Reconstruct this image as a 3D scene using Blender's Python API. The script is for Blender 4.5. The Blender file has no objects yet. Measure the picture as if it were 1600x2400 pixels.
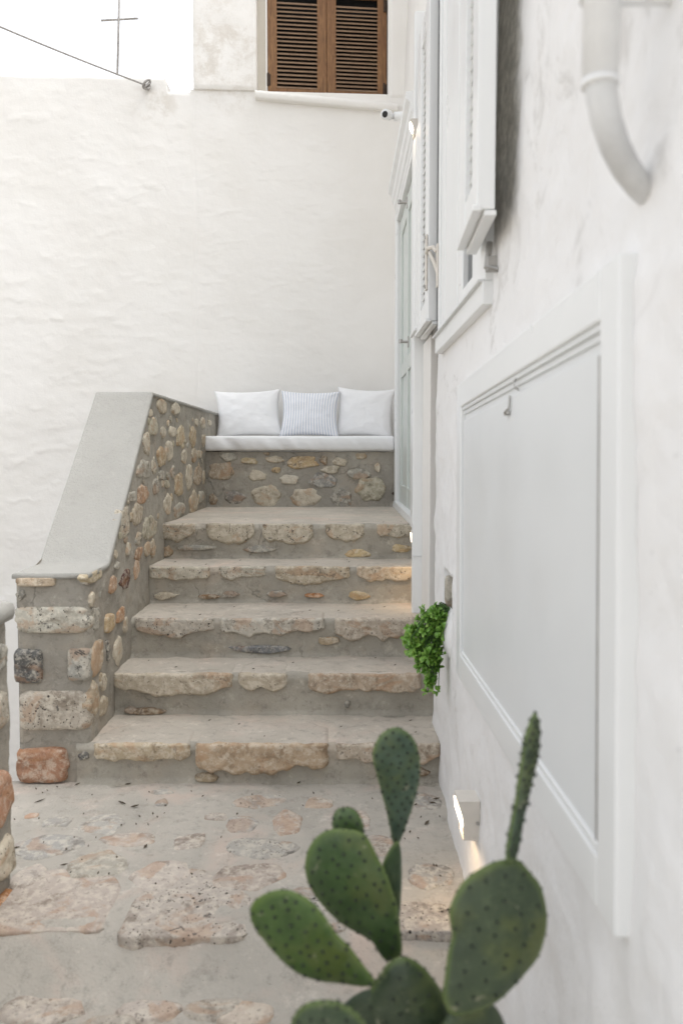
import bpy, bmesh, math, random
import numpy as np
from mathutils import Vector, Matrix
random.seed(7)
sc = bpy.context.scene
COL = sc.collection
R = math.radians

# ------------------------------------------------------------------ camera
PITCH = math.atan(100/1800); F = 1800.0; EYE = 1.4
cam = bpy.data.cameras.new('camera'); camo = bpy.data.objects.new('camera', cam); COL.objects.link(camo)
camo.location = (0, 0, EYE); camo.rotation_euler = (R(90)-PITCH, 0, 0)
cam.sensor_fit = 'HORIZONTAL'; cam.sensor_width = 24; cam.lens = F/1600*24
cam.shift_y = -40/1600
cam.clip_end = 2000; cam.clip_start = 0.02
cam.dof.use_dof = True; cam.dof.focus_distance = 4.4; cam.dof.aperture_fstop = 2.6
sc.camera = camo

# ------------------------------------------------------------------ world, sun, exposure
w = bpy.data.worlds.new('World'); sc.world = w; w.use_nodes = True
nt = w.node_tree; nt.nodes.clear()
sky = nt.nodes.new('ShaderNodeTexSky'); sky.sky_type = 'NISHITA'; sky.sun_disc = False
SUN_EL, SUN_AZ = R(65), R(88)       # azimuth measured from +Y clockwise
sky.sun_elevation = SUN_EL; sky.sun_rotation = SUN_AZ
sky.dust_density = 3.0; sky.air_density = 1.0; sky.ozone_density = 1.0
hs = nt.nodes.new('ShaderNodeHueSaturation'); hs.inputs['Saturation'].default_value = 0.14
bg = nt.nodes.new('ShaderNodeBackground'); bg.inputs['Strength'].default_value = 0.15
out = nt.nodes.new('ShaderNodeOutputWorld')
nt.links.new(sky.outputs[0], hs.inputs['Color']); nt.links.new(hs.outputs[0], bg.inputs[0]); nt.links.new(bg.outputs[0], out.inputs[0])
sun = bpy.data.lights.new('sun', 'SUN'); sun.energy = 0.45; sun.angle = R(35); sun.color = (1, .965, .92)
suno = bpy.data.objects.new('sun', sun); COL.objects.link(suno)
sd = Vector((math.sin(SUN_AZ)*math.cos(SUN_EL), math.cos(SUN_AZ)*math.cos(SUN_EL), math.sin(SUN_EL)))
suno.rotation_euler = sd.to_track_quat('Z', 'Y').to_euler(); suno.location = (-3, -3, 8)
vs = sc.view_settings
sc.display_settings.display_device = 'sRGB'
vs.view_transform = 'Standard'; vs.look = 'None'; vs.exposure = 1.50; vs.gamma = 1.0; vs.use_curve_mapping = False
sc.cycles.max_bounces = 8; sc.cycles.diffuse_bounces = 5

# ------------------------------------------------------------------ helpers
def ray(u, v):
    cx = (u-800)/F; cy = (1160-v)/F
    return np.array([cx, math.cos(PITCH)+cy*math.sin(PITCH), -math.sin(PITCH)+cy*math.cos(PITCH)])
EYEP = np.array([0, 0, EYE])
def onplane(u, v, p0, n):
    r = ray(u, v); t = np.dot(np.array(p0)-EYEP, n)/np.dot(r, n); return EYEP + r*t

def _hash(ix, iy, iz, seed):
    h = (ix.astype(np.int64)*374761393 + iy.astype(np.int64)*668265263 + iz.astype(np.int64)*2147483647 + seed*1274126177) & 0xffffffff
    h = ((h ^ (h >> 13))*1274126177) & 0xffffffff
    h = ((h ^ (h >> 16))*2246822519) & 0xffffffff
    h = h ^ (h >> 15)
    return (h & 0xffffff)/float(0xffffff)
def vnoise(P, seed=0):
    P = np.asarray(P, float); I = np.floor(P).astype(np.int64); Fr = P-I; Fr = Fr*Fr*(3-2*Fr)
    x, y, z = I[..., 0], I[..., 1], I[..., 2]; fx, fy, fz = Fr[..., 0], Fr[..., 1], Fr[..., 2]
    r = 0
    for a in (0, 1):
        for b in (0, 1):
            for c in (0, 1):
                r = r + _hash(x+a, y+b, z+c, seed)*(fx if a else 1-fx)*(fy if b else 1-fy)*(fz if c else 1-fz)
    return r*2-1
def fbm(P, freq=1, octv=4, seed=0, gain=.5):
    P = np.asarray(P, float); r = 0; a = 1; s = 0
    for o in range(octv):
        r = r + a*vnoise(P*freq+o*17.3, seed+o); s += a; a *= gain; freq *= 2.03
    return r/s
def sstep(x): x = np.clip(x, 0, 1); return x*x*(3-2*x)

def link(name, me, parent=None, mat=None, smooth=True):
    o = bpy.data.objects.new(name, me); COL.objects.link(o)
    if mat is not None and not me.materials: me.materials.append(mat)
    if smooth and len(me.polygons): me.polygons.foreach_set('use_smooth', [True]*len(me.polygons))
    if parent is not None:
        o.parent = parent; o.matrix_parent_inverse = Matrix.Translation(-base_of(parent))
    return o
def base_of(p):
    return Vector(p.location) if p.type == 'EMPTY' else Vector((0, 0, 0))
def thing(name, loc, label, cat, group=None):
    o = bpy.data.objects.new(name, None); COL.objects.link(o); o.location = loc; o.empty_display_size = .1
    o['label'] = label; o['category'] = cat
    if group: o['group'] = group
    return o
def tag(o, label, cat, group=None):
    o['label'] = label; o['category'] = cat
    if group: o['group'] = group
    return o
def mesh(name, V, Fc):
    me = bpy.data.meshes.new(name); me.from_pydata([tuple(map(float, p)) for p in V], [], Fc); me.update(); return me
def gridfaces(nu, nv, wrapu=False, off=0, flip=False):
    f = []
    for i in range(nu if wrapu else nu-1):
        i2 = (i+1) % nu
        for j in range(nv-1):
            q = (off+i*nv+j, off+i2*nv+j, off+i2*nv+j+1, off+i*nv+j+1)
            f.append(q[::-1] if flip else q)
    return f
def sheet(name, P, mat, parent=None, flip=False, kind=None):
    nu, nv = P.shape[:2]
    o = link(name, mesh(name, P.reshape(-1, 3), gridfaces(nu, nv, flip=flip)), parent, mat)
    if kind: o['kind'] = kind
    return o
class BM:
    """collects boxes / tubes into one mesh"""
    def __init__(s): s.b = bmesh.new()
    def box(s, a, b, bev=.002, M=None):
        a = Vector(a); b = Vector(b); c = (a+b)/2; d = b-a
        r = bmesh.ops.create_cube(s.b, size=1, matrix=Matrix.Translation(c) @ Matrix.Diagonal((abs(d.x), abs(d.y), abs(d.z), 1)))
        vs_ = r['verts']
        if bev:
            es = list({e for v in vs_ for e in v.link_edges})
            rr = bmesh.ops.bevel(s.b, geom=es, offset=min(bev, min(abs(d.x), abs(d.y), abs(d.z))*.4), segments=2, affect='EDGES', profile=.5)
            vs_ = [v for v in rr['verts']]
            seen = set(vs_)
            # all connected verts
            st = list(vs_)
            while st:
                v = st.pop()
                for e in v.link_edges:
                    o2 = e.other_vert(v)
                    if o2 not in seen: seen.add(o2); st.append(o2)
            vs_ = list(seen)
        if M is not None: bmesh.ops.transform(s.b, matrix=M, verts=vs_)
        return s
    def tube(s, pts, rad, seg=12, caps=True):
        pts = [Vector(p) for p in pts]; n = len(pts)
        rads = rad if hasattr(rad, '__len__') else [rad]*n
        rings = []; prev = None
        for i, p in enumerate(pts):
            t = (pts[min(i+1, n-1)]-pts[max(i-1, 0)]).normalized()
            if prev is None:
                up = Vector((0, 0, 1)) if abs(t.z) < .9 else Vector((1, 0, 0))
                x = t.cross(up).normalized()
            else: x = (prev-t*prev.dot(t)).normalized()
            prev = x; y = t.cross(x)
            rings.append([s.b.verts.new(p+(x*math.cos(2*math.pi*k/seg)+y*math.sin(2*math.pi*k/seg))*rads[i]) for k in range(seg)])
        for i in range(n-1):
            for k in range(seg):
                s.b.faces.new((rings[i][k], rings[i][(k+1) % seg], rings[i+1][(k+1) % seg], rings[i+1][k]))
        if caps:
            s.b.faces.new(rings[0][::-1]); s.b.faces.new(rings[-1])
        return s
    def poly(s, pts): s.b.faces.new([s.b.verts.new(p) for p in pts]); return s
    def prism(s, prof, a, b, axis='y'):
        """profile of (x,z) extruded along y from a to b"""
        A = [s.b.verts.new((p[0], a, p[1])) for p in prof]; B = [s.b.verts.new((p[0], b, p[1])) for p in prof]
        n = len(prof)
        for i in range(n): s.b.faces.new((A[i], A[(i+1) % n], B[(i+1) % n], B[i]))
        s.b.faces.new(A[::-1]); s.b.faces.new(B)
        return s
    def build(s, name, mat, parent=None, smooth=False):
        bmesh.ops.recalc_face_normals(s.b, faces=s.b.faces)
        me = bpy.data.meshes.new(name); s.b.to_mesh(me); s.b.free()
        o = link(name, me, parent, mat, smooth=False)
        if smooth:
            me.polygons.foreach_set('use_smooth', [True]*len(me.polygons))
        return o

# ------------------------------------------------------------------ materials
class NB:
    def __init__(s, name):
        s.m = bpy.data.materials.new(name); s.m.use_nodes = True; s.t = s.m.node_tree
        s.t.nodes.clear(); s.out = s.n('ShaderNodeOutputMaterial'); s.b = s.n('ShaderNodeBsdfPrincipled')
        s.l(s.b.outputs[0], s.out.inputs[0])
        g = s.n('ShaderNodeNewGeometry'); s.pos = g.outputs['Position']
    def n(s, t, **k):
        x = s.t.nodes.new(t)
        for a, b in k.items(): setattr(x, a, b)
        return x
    def l(s, a, b): s.t.links.new(a, b)
    def noise(s, scale, detail=4, rough=.55, vec=None, dist=0):
        x = s.n('ShaderNodeTexNoise'); x.inputs['Scale'].default_value = scale; x.inputs['Detail'].default_value = detail
        x.inputs['Roughness'].default_value = rough; x.inputs['Distortion'].default_value = dist
        s.l(vec if vec is not None else s.pos, x.inputs['Vector']); return x.outputs['Fac']
    def vor(s, scale, vec=None, feature='F1', out='Distance'):
        x = s.n('ShaderNodeTexVoronoi'); x.feature = feature; x.inputs['Scale'].default_value = scale
        s.l(vec if vec is not None else s.pos, x.inputs['Vector']); return x.outputs[out]
    def ramp(s, fac, stops):
        x = s.n('ShaderNodeValToRGB'); e = x.color_ramp.elements
        while len(e) < len(stops): e.new(.5)
        for i, (p, c) in enumerate(stops):
            e[i].position = p; e[i].color = (*c, 1) if hasattr(c, '__len__') else (c, c, c, 1)
        s.l(fac, x.inputs[0]); return x.outputs[0]
    def mix(s, fac, a, b, mode='MIX'):
        x = s.n('ShaderNodeMix'); x.data_type = 'RGBA'; x.blend_type = mode
        for inp, v in ((x.inputs[0], fac), (x.inputs[6], a), (x.inputs[7], b)):
            if isinstance(v, bpy.types.NodeSocket): s.l(v, inp)
            elif hasattr(v, '__len__'): inp.default_value = (*v, 1)
            else: inp.default_value = v
        return x.outputs[2]
    def math(s, op, a, b=0.0, c=None, clamp=False):
        x = s.n('ShaderNodeMath'); x.operation = op; x.use_clamp = clamp
        for i, v in enumerate((a, b) if c is None else (a, b, c)):
            if isinstance(v, bpy.types.NodeSocket): s.l(v, x.inputs[i])
            else: x.inputs[i].default_value = v
        return x.outputs[0]
    def xyz(s, vec=None):
        x = s.n('ShaderNodeSeparateXYZ'); s.l(vec if vec is not None else s.pos, x.inputs[0]); return x.outputs
    def scaled(s, sx, sy, sz, vec=None):
        x = s.n('ShaderNodeMapping'); x.inputs['Scale'].default_value = (sx, sy, sz)
        s.l(vec if vec is not None else s.pos, x.inputs[0]); return x.outputs[0]
    def range(s, v, a, b):  # smooth 0..1
        x = s.n('ShaderNodeMapRange'); x.interpolation_type = 'SMOOTHSTEP'
        x.inputs[1].default_value = a; x.inputs[2].default_value = b; s.l(v, x.inputs[0]); return x.outputs[0]
    def bump(s, h, dist=.01, strength=1.0, prev=None):
        x = s.n('ShaderNodeBump'); x.inputs['Distance'].default_value = dist; x.inputs['Strength'].default_value = strength
        s.l(h, x.inputs['Height'])
        if prev is not None: s.l(prev, x.inputs['Normal'])
        return x.outputs[0]
    def fin(s, col, rough=.8, normal=None, spec=.3):
        if isinstance(col, bpy.types.NodeSocket): s.l(col, s.b.inputs['Base Color'])
        else: s.b.inputs['Base Color'].default_value = (*col, 1)
        if isinstance(rough, bpy.types.NodeSocket): s.l(rough, s.b.inputs['Roughness'])
        else: s.b.inputs['Roughness'].default_value = rough
        s.b.inputs['Specular IOR Level'].default_value = spec
        if normal is not None: s.l(normal, s.b.inputs['Normal'])
        return s.m

def mat_plaster(name, col=(.80, .79, .765), dirty=.0, fine=1.0, blotch=.5, worn=None):
    b = NB(name)
    n1 = b.noise(1.3, 5, .6); n2 = b.noise(9, 6, .65); n3 = b.noise(70, 4, .6)
    c = b.mix(b.range(n1, .35, .7), col, tuple(x*y for x, y in zip(col, (.955, .95, .94))))
    c = b.mix(b.math('MULTIPLY', b.range(n2, .55, .8), blotch*.35), c, tuple(x*y for x, y in zip(col, (.88, .87, .84))))
    st = b.math('MULTIPLY', b.range(b.noise(3.1, 8, .7, dist=.8), .60, .74), b.range(b.noise(24, 5, .7), .42, .62))
    c = b.mix(b.math('MULTIPLY', st, dirty), c, (.36, .33, .28))
    if worn: c = worn(b, c)
    h = b.math('ADD', b.math('MULTIPLY', n2, .6), b.math('MULTIPLY', n3, .22))
    h = b.math('ADD', h, b.math('MULTIPLY', b.noise(320, 2, .5), .06))
    nn = b.bump(h, .006*fine, .9)
    return b.fin(c, .88, nn, .2)

def worn_back(b, c):
    x, y, z = b.xyz()
    # grimy stain under the cable hook and on the upper left block
    def blob(cx, cz, rx, rz):
        dx = b.math('DIVIDE', b.math('SUBTRACT', x, cx), rx); dz = b.math('DIVIDE', b.math('SUBTRACT', z, cz), rz)
        d = b.math('ADD', b.math('MULTIPLY', dx, dx), b.math('MULTIPLY', dz, dz))
        return b.range(d, 1.0, .15)
    nz = b.noise(5, 7, .7)
    m = b.math('MULTIPLY', blob(-1.62, 4.40, .25, .22), b.range(nz, .42, .62))
    c = b.mix(b.math('MULTIPLY', m, .45), c, (.50, .45, .38))
    m2 = b.math('MULTIPLY', blob(-1.0, 4.85, .42, .62), b.range(b.noise(6.5, 9, .75, dist=.3), .42, .66))
    c = b.mix(b.math('MULTIPLY', m2, .45), c, (.46, .40, .32))
    return c
def worn_shade_right(b, c):
    x, y, z = b.xyz()
    jit = b.math('MULTIPLY', b.math('SUBTRACT', b.noise(9, 6, .7), .5), .12)
    yy = b.math('ADD', y, jit); zz = b.math('ADD', z, jit)
    band = b.math('MULTIPLY', b.range(yy, 1.88, 1.97), b.range(yy, 2.5, 2.3))
    band = b.math('MULTIPLY', band, b.range(zz, 1.93, 2.08))
    cem_shade = b.mix(b.range(b.noise(30, 6, .7), .35, .7), (.36, .345, .31), (.62, .60, .54))  # bare mortar strip, with the near shutter leaf's shadow painted into its grey
    c = b.mix(band, c, cem_shade)
    # weathered flakes where the paint has come off
    fl = b.math('MULTIPLY', b.range(b.noise(4.0, 8, .72, dist=1.0), .55, .65), b.range(z, .9, 1.7))
    c = b.mix(b.math('MULTIPLY', fl, .42), c, (.46, .445, .42))
    fl2 = b.range(b.noise(26, 4, .7), .68, .74)
    c = b.mix(b.math('MULTIPLY', fl2, .6), c, (.42, .41, .40))
    return c

def mat_mortar(name, a=(.33, .31, .27), b2=(.26, .245, .215), warm=(.40, .33, .27), warmth=.3, sc_=1.0, grit=1.0, crack=.28):
    b = NB(name)
    c = b.mix(b.range(b.noise(2.3, 6, .6), .3, .7), a, b2)
    c = b.mix(b.math('MULTIPLY', b.range(b.noise(3.7, 5, .6, dist=.5), .48, .72), warmth), c, warm)
    c = b.mix(b.math('MULTIPLY', b.range(b.noise(17, 8, .8), .50, .66), .55*grit), c, tuple(x*.62 for x in b2))
    c = b.mix(b.math('MULTIPLY', b.range(b.noise(11, 8, .8), .54, .68), .5*grit), c, tuple(min(1, x*1.45) for x in a))
    sp = b.range(b.vor(75), .10, .04)
    c = b.mix(b.math('MULTIPLY', sp, b.range(b.noise(8, 2), .52, .6)), c, (.07, .065, .06))
    sp2 = b.range(b.vor(60, b.scaled(1, 1.1, .9)), .09, .04)
    c = b.mix(b.math('MULTIPLY', sp2, b.math('MULTIPLY', b.range(b.noise(6, 2), .55, .62), .7)), c, (.62, .60, .55))
    h = b.math('ADD', b.math('MULTIPLY', b.noise(14*sc_, 6, .65), .5), b.math('MULTIPLY', b.noise(90*sc_, 5, .7), .32))
    h = b.math('SUBTRACT', h, b.math('MULTIPLY', sp, .2))
    cr = b.n('ShaderNodeTexVoronoi'); cr.feature = 'DISTANCE_TO_EDGE'; cr.inputs['Scale'].default_value = 3.2
    wv = b.n('ShaderNodeVectorMath'); wv.operation = 'ADD'; b.l(b.pos, wv.inputs[0]); nn = b.n('ShaderNodeTexNoise'); nn.inputs['Scale'].default_value = 9; nn.inputs['Detail'].default_value = 6
    b.l(b.pos, nn.inputs['Vector']); sc2 = b.n('ShaderNodeVectorMath'); sc2.operation = 'SCALE'; sc2.inputs['Scale'].default_value = .22; b.l(nn.outputs['Color'], sc2.inputs[0]); b.l(sc2.outputs[0], wv.inputs[1]); b.l(wv.outputs[0], cr.inputs['Vector'])
    ck = b.math('MULTIPLY', b.range(cr.outputs['Distance'], .012, .003), b.range(b.noise(2.6, 3), .52, .60))
    c = b.mix(b.math('MULTIPLY', ck, crack), c, (.11, .10, .085)); h = b.math('SUBTRACT', h, b.math('MULTIPLY', ck, crack*.9))
    return b.fin(c, .92, b.bump(h, .015, .95), .2)

def mat_stone():
    b = NB('stone')
    oi = b.n('ShaderNodeObjectInfo'); rnd = oi.outputs['Random']
    vadd = b.n('ShaderNodeVectorMath'); vadd.operation = 'ADD'; b.l(b.pos, vadd.inputs[0])
    cmb = b.n('ShaderNodeCombineXYZ'); b.l(b.math('MULTIPLY', rnd, 37.0), cmb.inputs[0]); b.l(b.math('MULTIPLY', rnd, 11.0), cmb.inputs[2])
    b.l(cmb.outputs[0], vadd.inputs[1]); P = vadd.outputs[0]
    base = oi.outputs['Color']; al = oi.outputs['Alpha']
    dk = b.mix(1.0, base, (.60, .57, .54), 'MULTIPLY'); lt = b.mix(.55, base, (.74, .68, .57))
    n1 = b.noise(9, 6, .62, P, .6); n2 = b.noise(34, 6, .7, P)
    c = b.mix(b.range(n1, .32, .52), dk, base)
    c = b.mix(b.math('MULTIPLY', b.range(n2, .44, .62), .75), c, lt)
    c = b.mix(b.math('MULTIPLY', b.range(b.noise(6, 5, .6, b.scaled(1, 1, 1.6, P), 1.0), .52, .62), .55), c, b.mix(.6, base, (.40, .20, .085)))
    # pits
    v = b.vor(95, b.scaled(1, 1, .8, P)); pit = b.math('MULTIPLY', b.range(v, .30, .16), b.range(b.noise(40, 3, .6, P), .46, .58))
    v2 = b.vor(42, P); pit2 = b.math('MULTIPLY', b.range(v2, .26, .15), b.range(b.noise(17, 3, .6, P), .52, .62))
    pp = b.math('MAXIMUM', pit, pit2); pp = b.math('MULTIPLY', pp, al)
    c = b.mix(pp, c, (.045, .04, .036))
    blk = b.math('MULTIPLY', b.range(b.noise(15, 7, .75, P, .8), .58, .63), b.math('MULTIPLY', al, .85))
    c = b.mix(blk, c, (.075, .07, .065))
    h = b.math('ADD', b.math('MULTIPLY', n1, .7), b.math('MULTIPLY', n2, .4)); h = b.math('ADD', h, b.math('MULTIPLY', b.noise(140, 4, .7, P), .14))
    h = b.math('SUBTRACT', h, b.math('MULTIPLY', pp, .35))
    return b.fin(c, .88, b.bump(h, .012, 1.0), .25)

def mat_paint(name, col, rough=.35, bump=.00015):
    b = NB(name)
    c = b.mix(b.range(b.noise(2.2, 4, .5), .3, .7), col, tuple(x*.965 for x in col))
    return b.fin(c, b.ramp(b.noise(5, 3), [(.3, rough*.85), (.7, rough*1.2)]), b.bump(b.noise(25, 3, .6, b.scaled(1, 1, .15)), bump, .5), .45)
def mat_wood():
    b = NB('brown_wood')
    oi = b.n('ShaderNodeObjectInfo')
    g = b.noise(14, 6, .65, b.scaled(7, 7, .55), 1.2); g2 = b.noise(3, 3, .5)
    c = b.ramp(g, [(.30, (.095, .045, .020)), (.50, (.21, .105, .042)), (.72, (.33, .185, .078))])
    c = b.mix(b.range(g2, .35, .65), c, b.mix(.5, c, (.17, .075, .035)))
    return b.fin(c, .52, b.bump(g, .0015, .7), .35)
def mat_slat():
    b = NB('weathered_slat_wood')
    g = b.noise(20, 5, .65, b.scaled(.5, 6, 6), .8)
    c = b.ramp(g, [(.3, (.20, .125, .08)), (.7, (.36, .25, .165))])
    return b.fin(c, .6, b.bump(g, .001, .6), .3)
def mat_fabric(name, col, stripe=None):
    b = NB(name)
    c = b.mix(b.range(b.noise(3, 4), .3, .7), col, tuple(x*.97 for x in col))
    if stripe:
        uv = b.n('ShaderNodeUVMap'); s = b.n('ShaderNodeSeparateXYZ'); b.l(uv.outputs[0], s.inputs[0])
        f = b.math('FRACT', b.math('MULTIPLY', s.outputs[0], stripe))
        k = b.range(b.math('ABSOLUTE', b.math('SUBTRACT', f, .5)), .22, .14)
        c = b.mix(b.math('MULTIPLY', k, .85), c, (.47, .52, .62))
    wv = b.noise(420, 2, .5)
    h = b.math('ADD', b.math('MULTIPLY', wv, .15), b.math('MULTIPLY', b.noise(12, 4, .55, b.scaled(1, 1, 1.5), .6), .8))
    m = b.fin(c, .9, b.bump(h, .006, .7), .1)
    b.b.inputs['Sheen Weight'].default_value = .2
    return m
def mat_simple(name, col, rough=.5, metal=0., nz=0.12, bump=.0005, scale=20):
    b = NB(name)
    c = b.mix(b.range(b.noise(scale, 5, .6), .35, .7), col, tuple(x*(1-nz*2) for x in col))
    m = b.fin(c, rough, b.bump(b.noise(scale*6, 4, .6), bump, .8), .4); b.b.inputs['Metallic'].default_value = metal
    return m
def mat_emit(name, col, strength):
    b = NB(name); b.fin(col, .5)
    b.b.inputs['Emission Color'].default_value = (*col, 1); b.b.inputs['Emission Strength'].default_value = strength
    return b.m
def mat_cactus():
    b = NB('cactus_skin'); oi = b.n('ShaderNodeObjectInfo')
    n1 = b.noise(16, 5, .6); n2 = b.noise(60, 5, .7)
    c = b.mix(b.range(n1, .35, .68), oi.outputs['Color'], b.mix(1.0, oi.outputs['Color'], (.55, .62, .60), 'MULTIPLY'))
    c = b.mix(b.math('MULTIPLY', b.range(b.noise(7, 4, .6), .50, .68), .55), c, (.115, .135, .035))
    c = b.mix(b.math('MULTIPLY', b.range(n2, .5, .75), .25), c, (.16, .20, .10))
    tc = b.n('ShaderNodeAttribute'); tc.attribute_name = 'rim'
    c = b.mix(b.math('MULTIPLY', tc.outputs['Fac'], .55), c, (.15, .21, .045))
    c = b.mix(b.math('MULTIPLY', b.range(b.noise(26, 6, .75, dist=.5), .60, .66), .6), c, (.30, .29, .20))
    m = b.fin(c, b.ramp(n2, [(.3, .28), (.7, .55)]), b.bump(b.math('ADD', b.noise(120, 4, .6), b.noise(35, 4, .6)), .002, .8), .4)
    b.b.inputs['Subsurface Weight'].default_value = .08; b.b.inputs['Subsurface Radius'].default_value = (.01, .015, .004)
    b.b.inputs['Subsurface Scale'].default_value = .5
    return m
def mat_leaf():
    b = NB('succulent_leaf')
    c = b.ramp(b.noise(38, 4, .6), [(.3, (.08, .19, .03)), (.5, (.17, .34, .055)), (.72, (.34, .52, .11))])
    m = b.fin(c, .4, b.bump(b.noise(150, 2), .0005, .5), .45); b.b.inputs['Subsurface Weight'].default_value = .1
    b.b.inputs['Subsurface Radius'].default_value = (.004, .008, .002); return m
def mat_dark_glass():
    b = NB('window_glass'); m = b.fin((.025, .03, .032), .06, None, .6); return m

M_BACK = mat_plaster('white_plaster_back', (.80, .785, .755), .0, 1.1, .4, worn_back)
M_RIGHT = mat_plaster('white_plaster_right', (.80, .795, .79), .45, 1.6, 1.2, worn_shade_right)
M_FAR = mat_plaster('white_plaster_far', (.80, .785, .755), .1)
M_BEIGE = mat_plaster('beige_surround', (.60, .56, .49), .2)
M_MORTAR = mat_mortar('mortar', (.38, .355, .305), (.27, .25, .215), (.43, .36, .28), .45)
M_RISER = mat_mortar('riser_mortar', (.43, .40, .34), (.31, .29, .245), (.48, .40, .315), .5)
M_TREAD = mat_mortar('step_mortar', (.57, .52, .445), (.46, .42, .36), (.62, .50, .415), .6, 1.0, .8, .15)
M_GROUND = mat_mortar('ground_mortar', (.50, .465, .41), (.40, .375, .33), (.57, .46, .39), .7, 1.0, .9, 0.0)
M_CAP = mat_mortar('cap_cement', (.405, .395, .365), (.375, .365, .335), (.41, .395, .35), .1, 1.0, .3, 0.0)
M_STONE = mat_stone()
M_STONETOP = mat_mortar('pale_stone_top', (.56, .51, .44), (.45, .41, .35), (.58, .48, .41), .5, 1.6)  # paler, mortar-toned colour for the top faces of the edge stones
M_WHITE = mat_paint('white_gloss_paint', (.78, .79, .785), .32)
M_PANEL = mat_paint('pale_grey_panel_paint', (.72, .735, .735), .36, 0.00002)
M_DOORP = mat_paint('pale_green_grey_paint', (.60, .64, .61), .35)
M_PVC = mat_simple('white_pvc', (.80, .81, .81), .4, 0, .03)
M_ZINC = mat_simple('grey_pipe', (.62, .625, .62), .5, 0, .10, .001, 12)
M_WOOD = mat_wood(); M_SLAT = mat_slat()
M_FAB = mat_fabric('white_fabric', (.80, .80, .80)); M_STRIPE = mat_fabric('striped_fabric', (.80, .80, .81), 21)
M_METAL = mat_simple('grey_steel', (.42, .41, .39), .4, .7)
M_BLACK = mat_simple('black_plastic', (.015, .015, .015), .25)
M_DARK = mat_simple('dark_interior', (.01, .01, .01), .9)
M_RUST = mat_simple('rusty_iron', (.075, .05, .035), .8, .3)
M_ROPE = mat_simple('grey_rope', (.44, .42, .40), .9, 0, .2, .003, 60)
M_LAMP = mat_simple('cream_lamp_enamel', (.66, .62, .56), .4, 0, .03)
M_GLOW = mat_emit('lamp_glow', (1, .86, .68), 1.7)
M_CACT = mat_cactus(); M_LEAF = mat_leaf(); M_GLASS = mat_dark_glass()
M_SPINE = mat_simple('areole', (.035, .045, .03), .8)
M_STEM = mat_simple('green_stem', (.06, .13, .03), .6)
M_LITTER = mat_simple('dry_leaf', (.10, .075, .05), .9, 0, .3)

CREAM = (.52, .46, .36); TAN = (.40, .32, .22); OCH = (.46, .32, .16); ORA = (.45, .22, .10); RED = (.10, .05, .042)
GRY = (.32, .31, .275); BLU = (.23, .235, .24); DRK = (.13, .13, .125); PNK = (.50, .395, .335); TER = (.42, .235, .15)
OLV = (.42, .39, .29); YEL = (.52, .41, .24); BRN = (.27, .19, .12); WHT = (.62, .57, .48)

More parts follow.
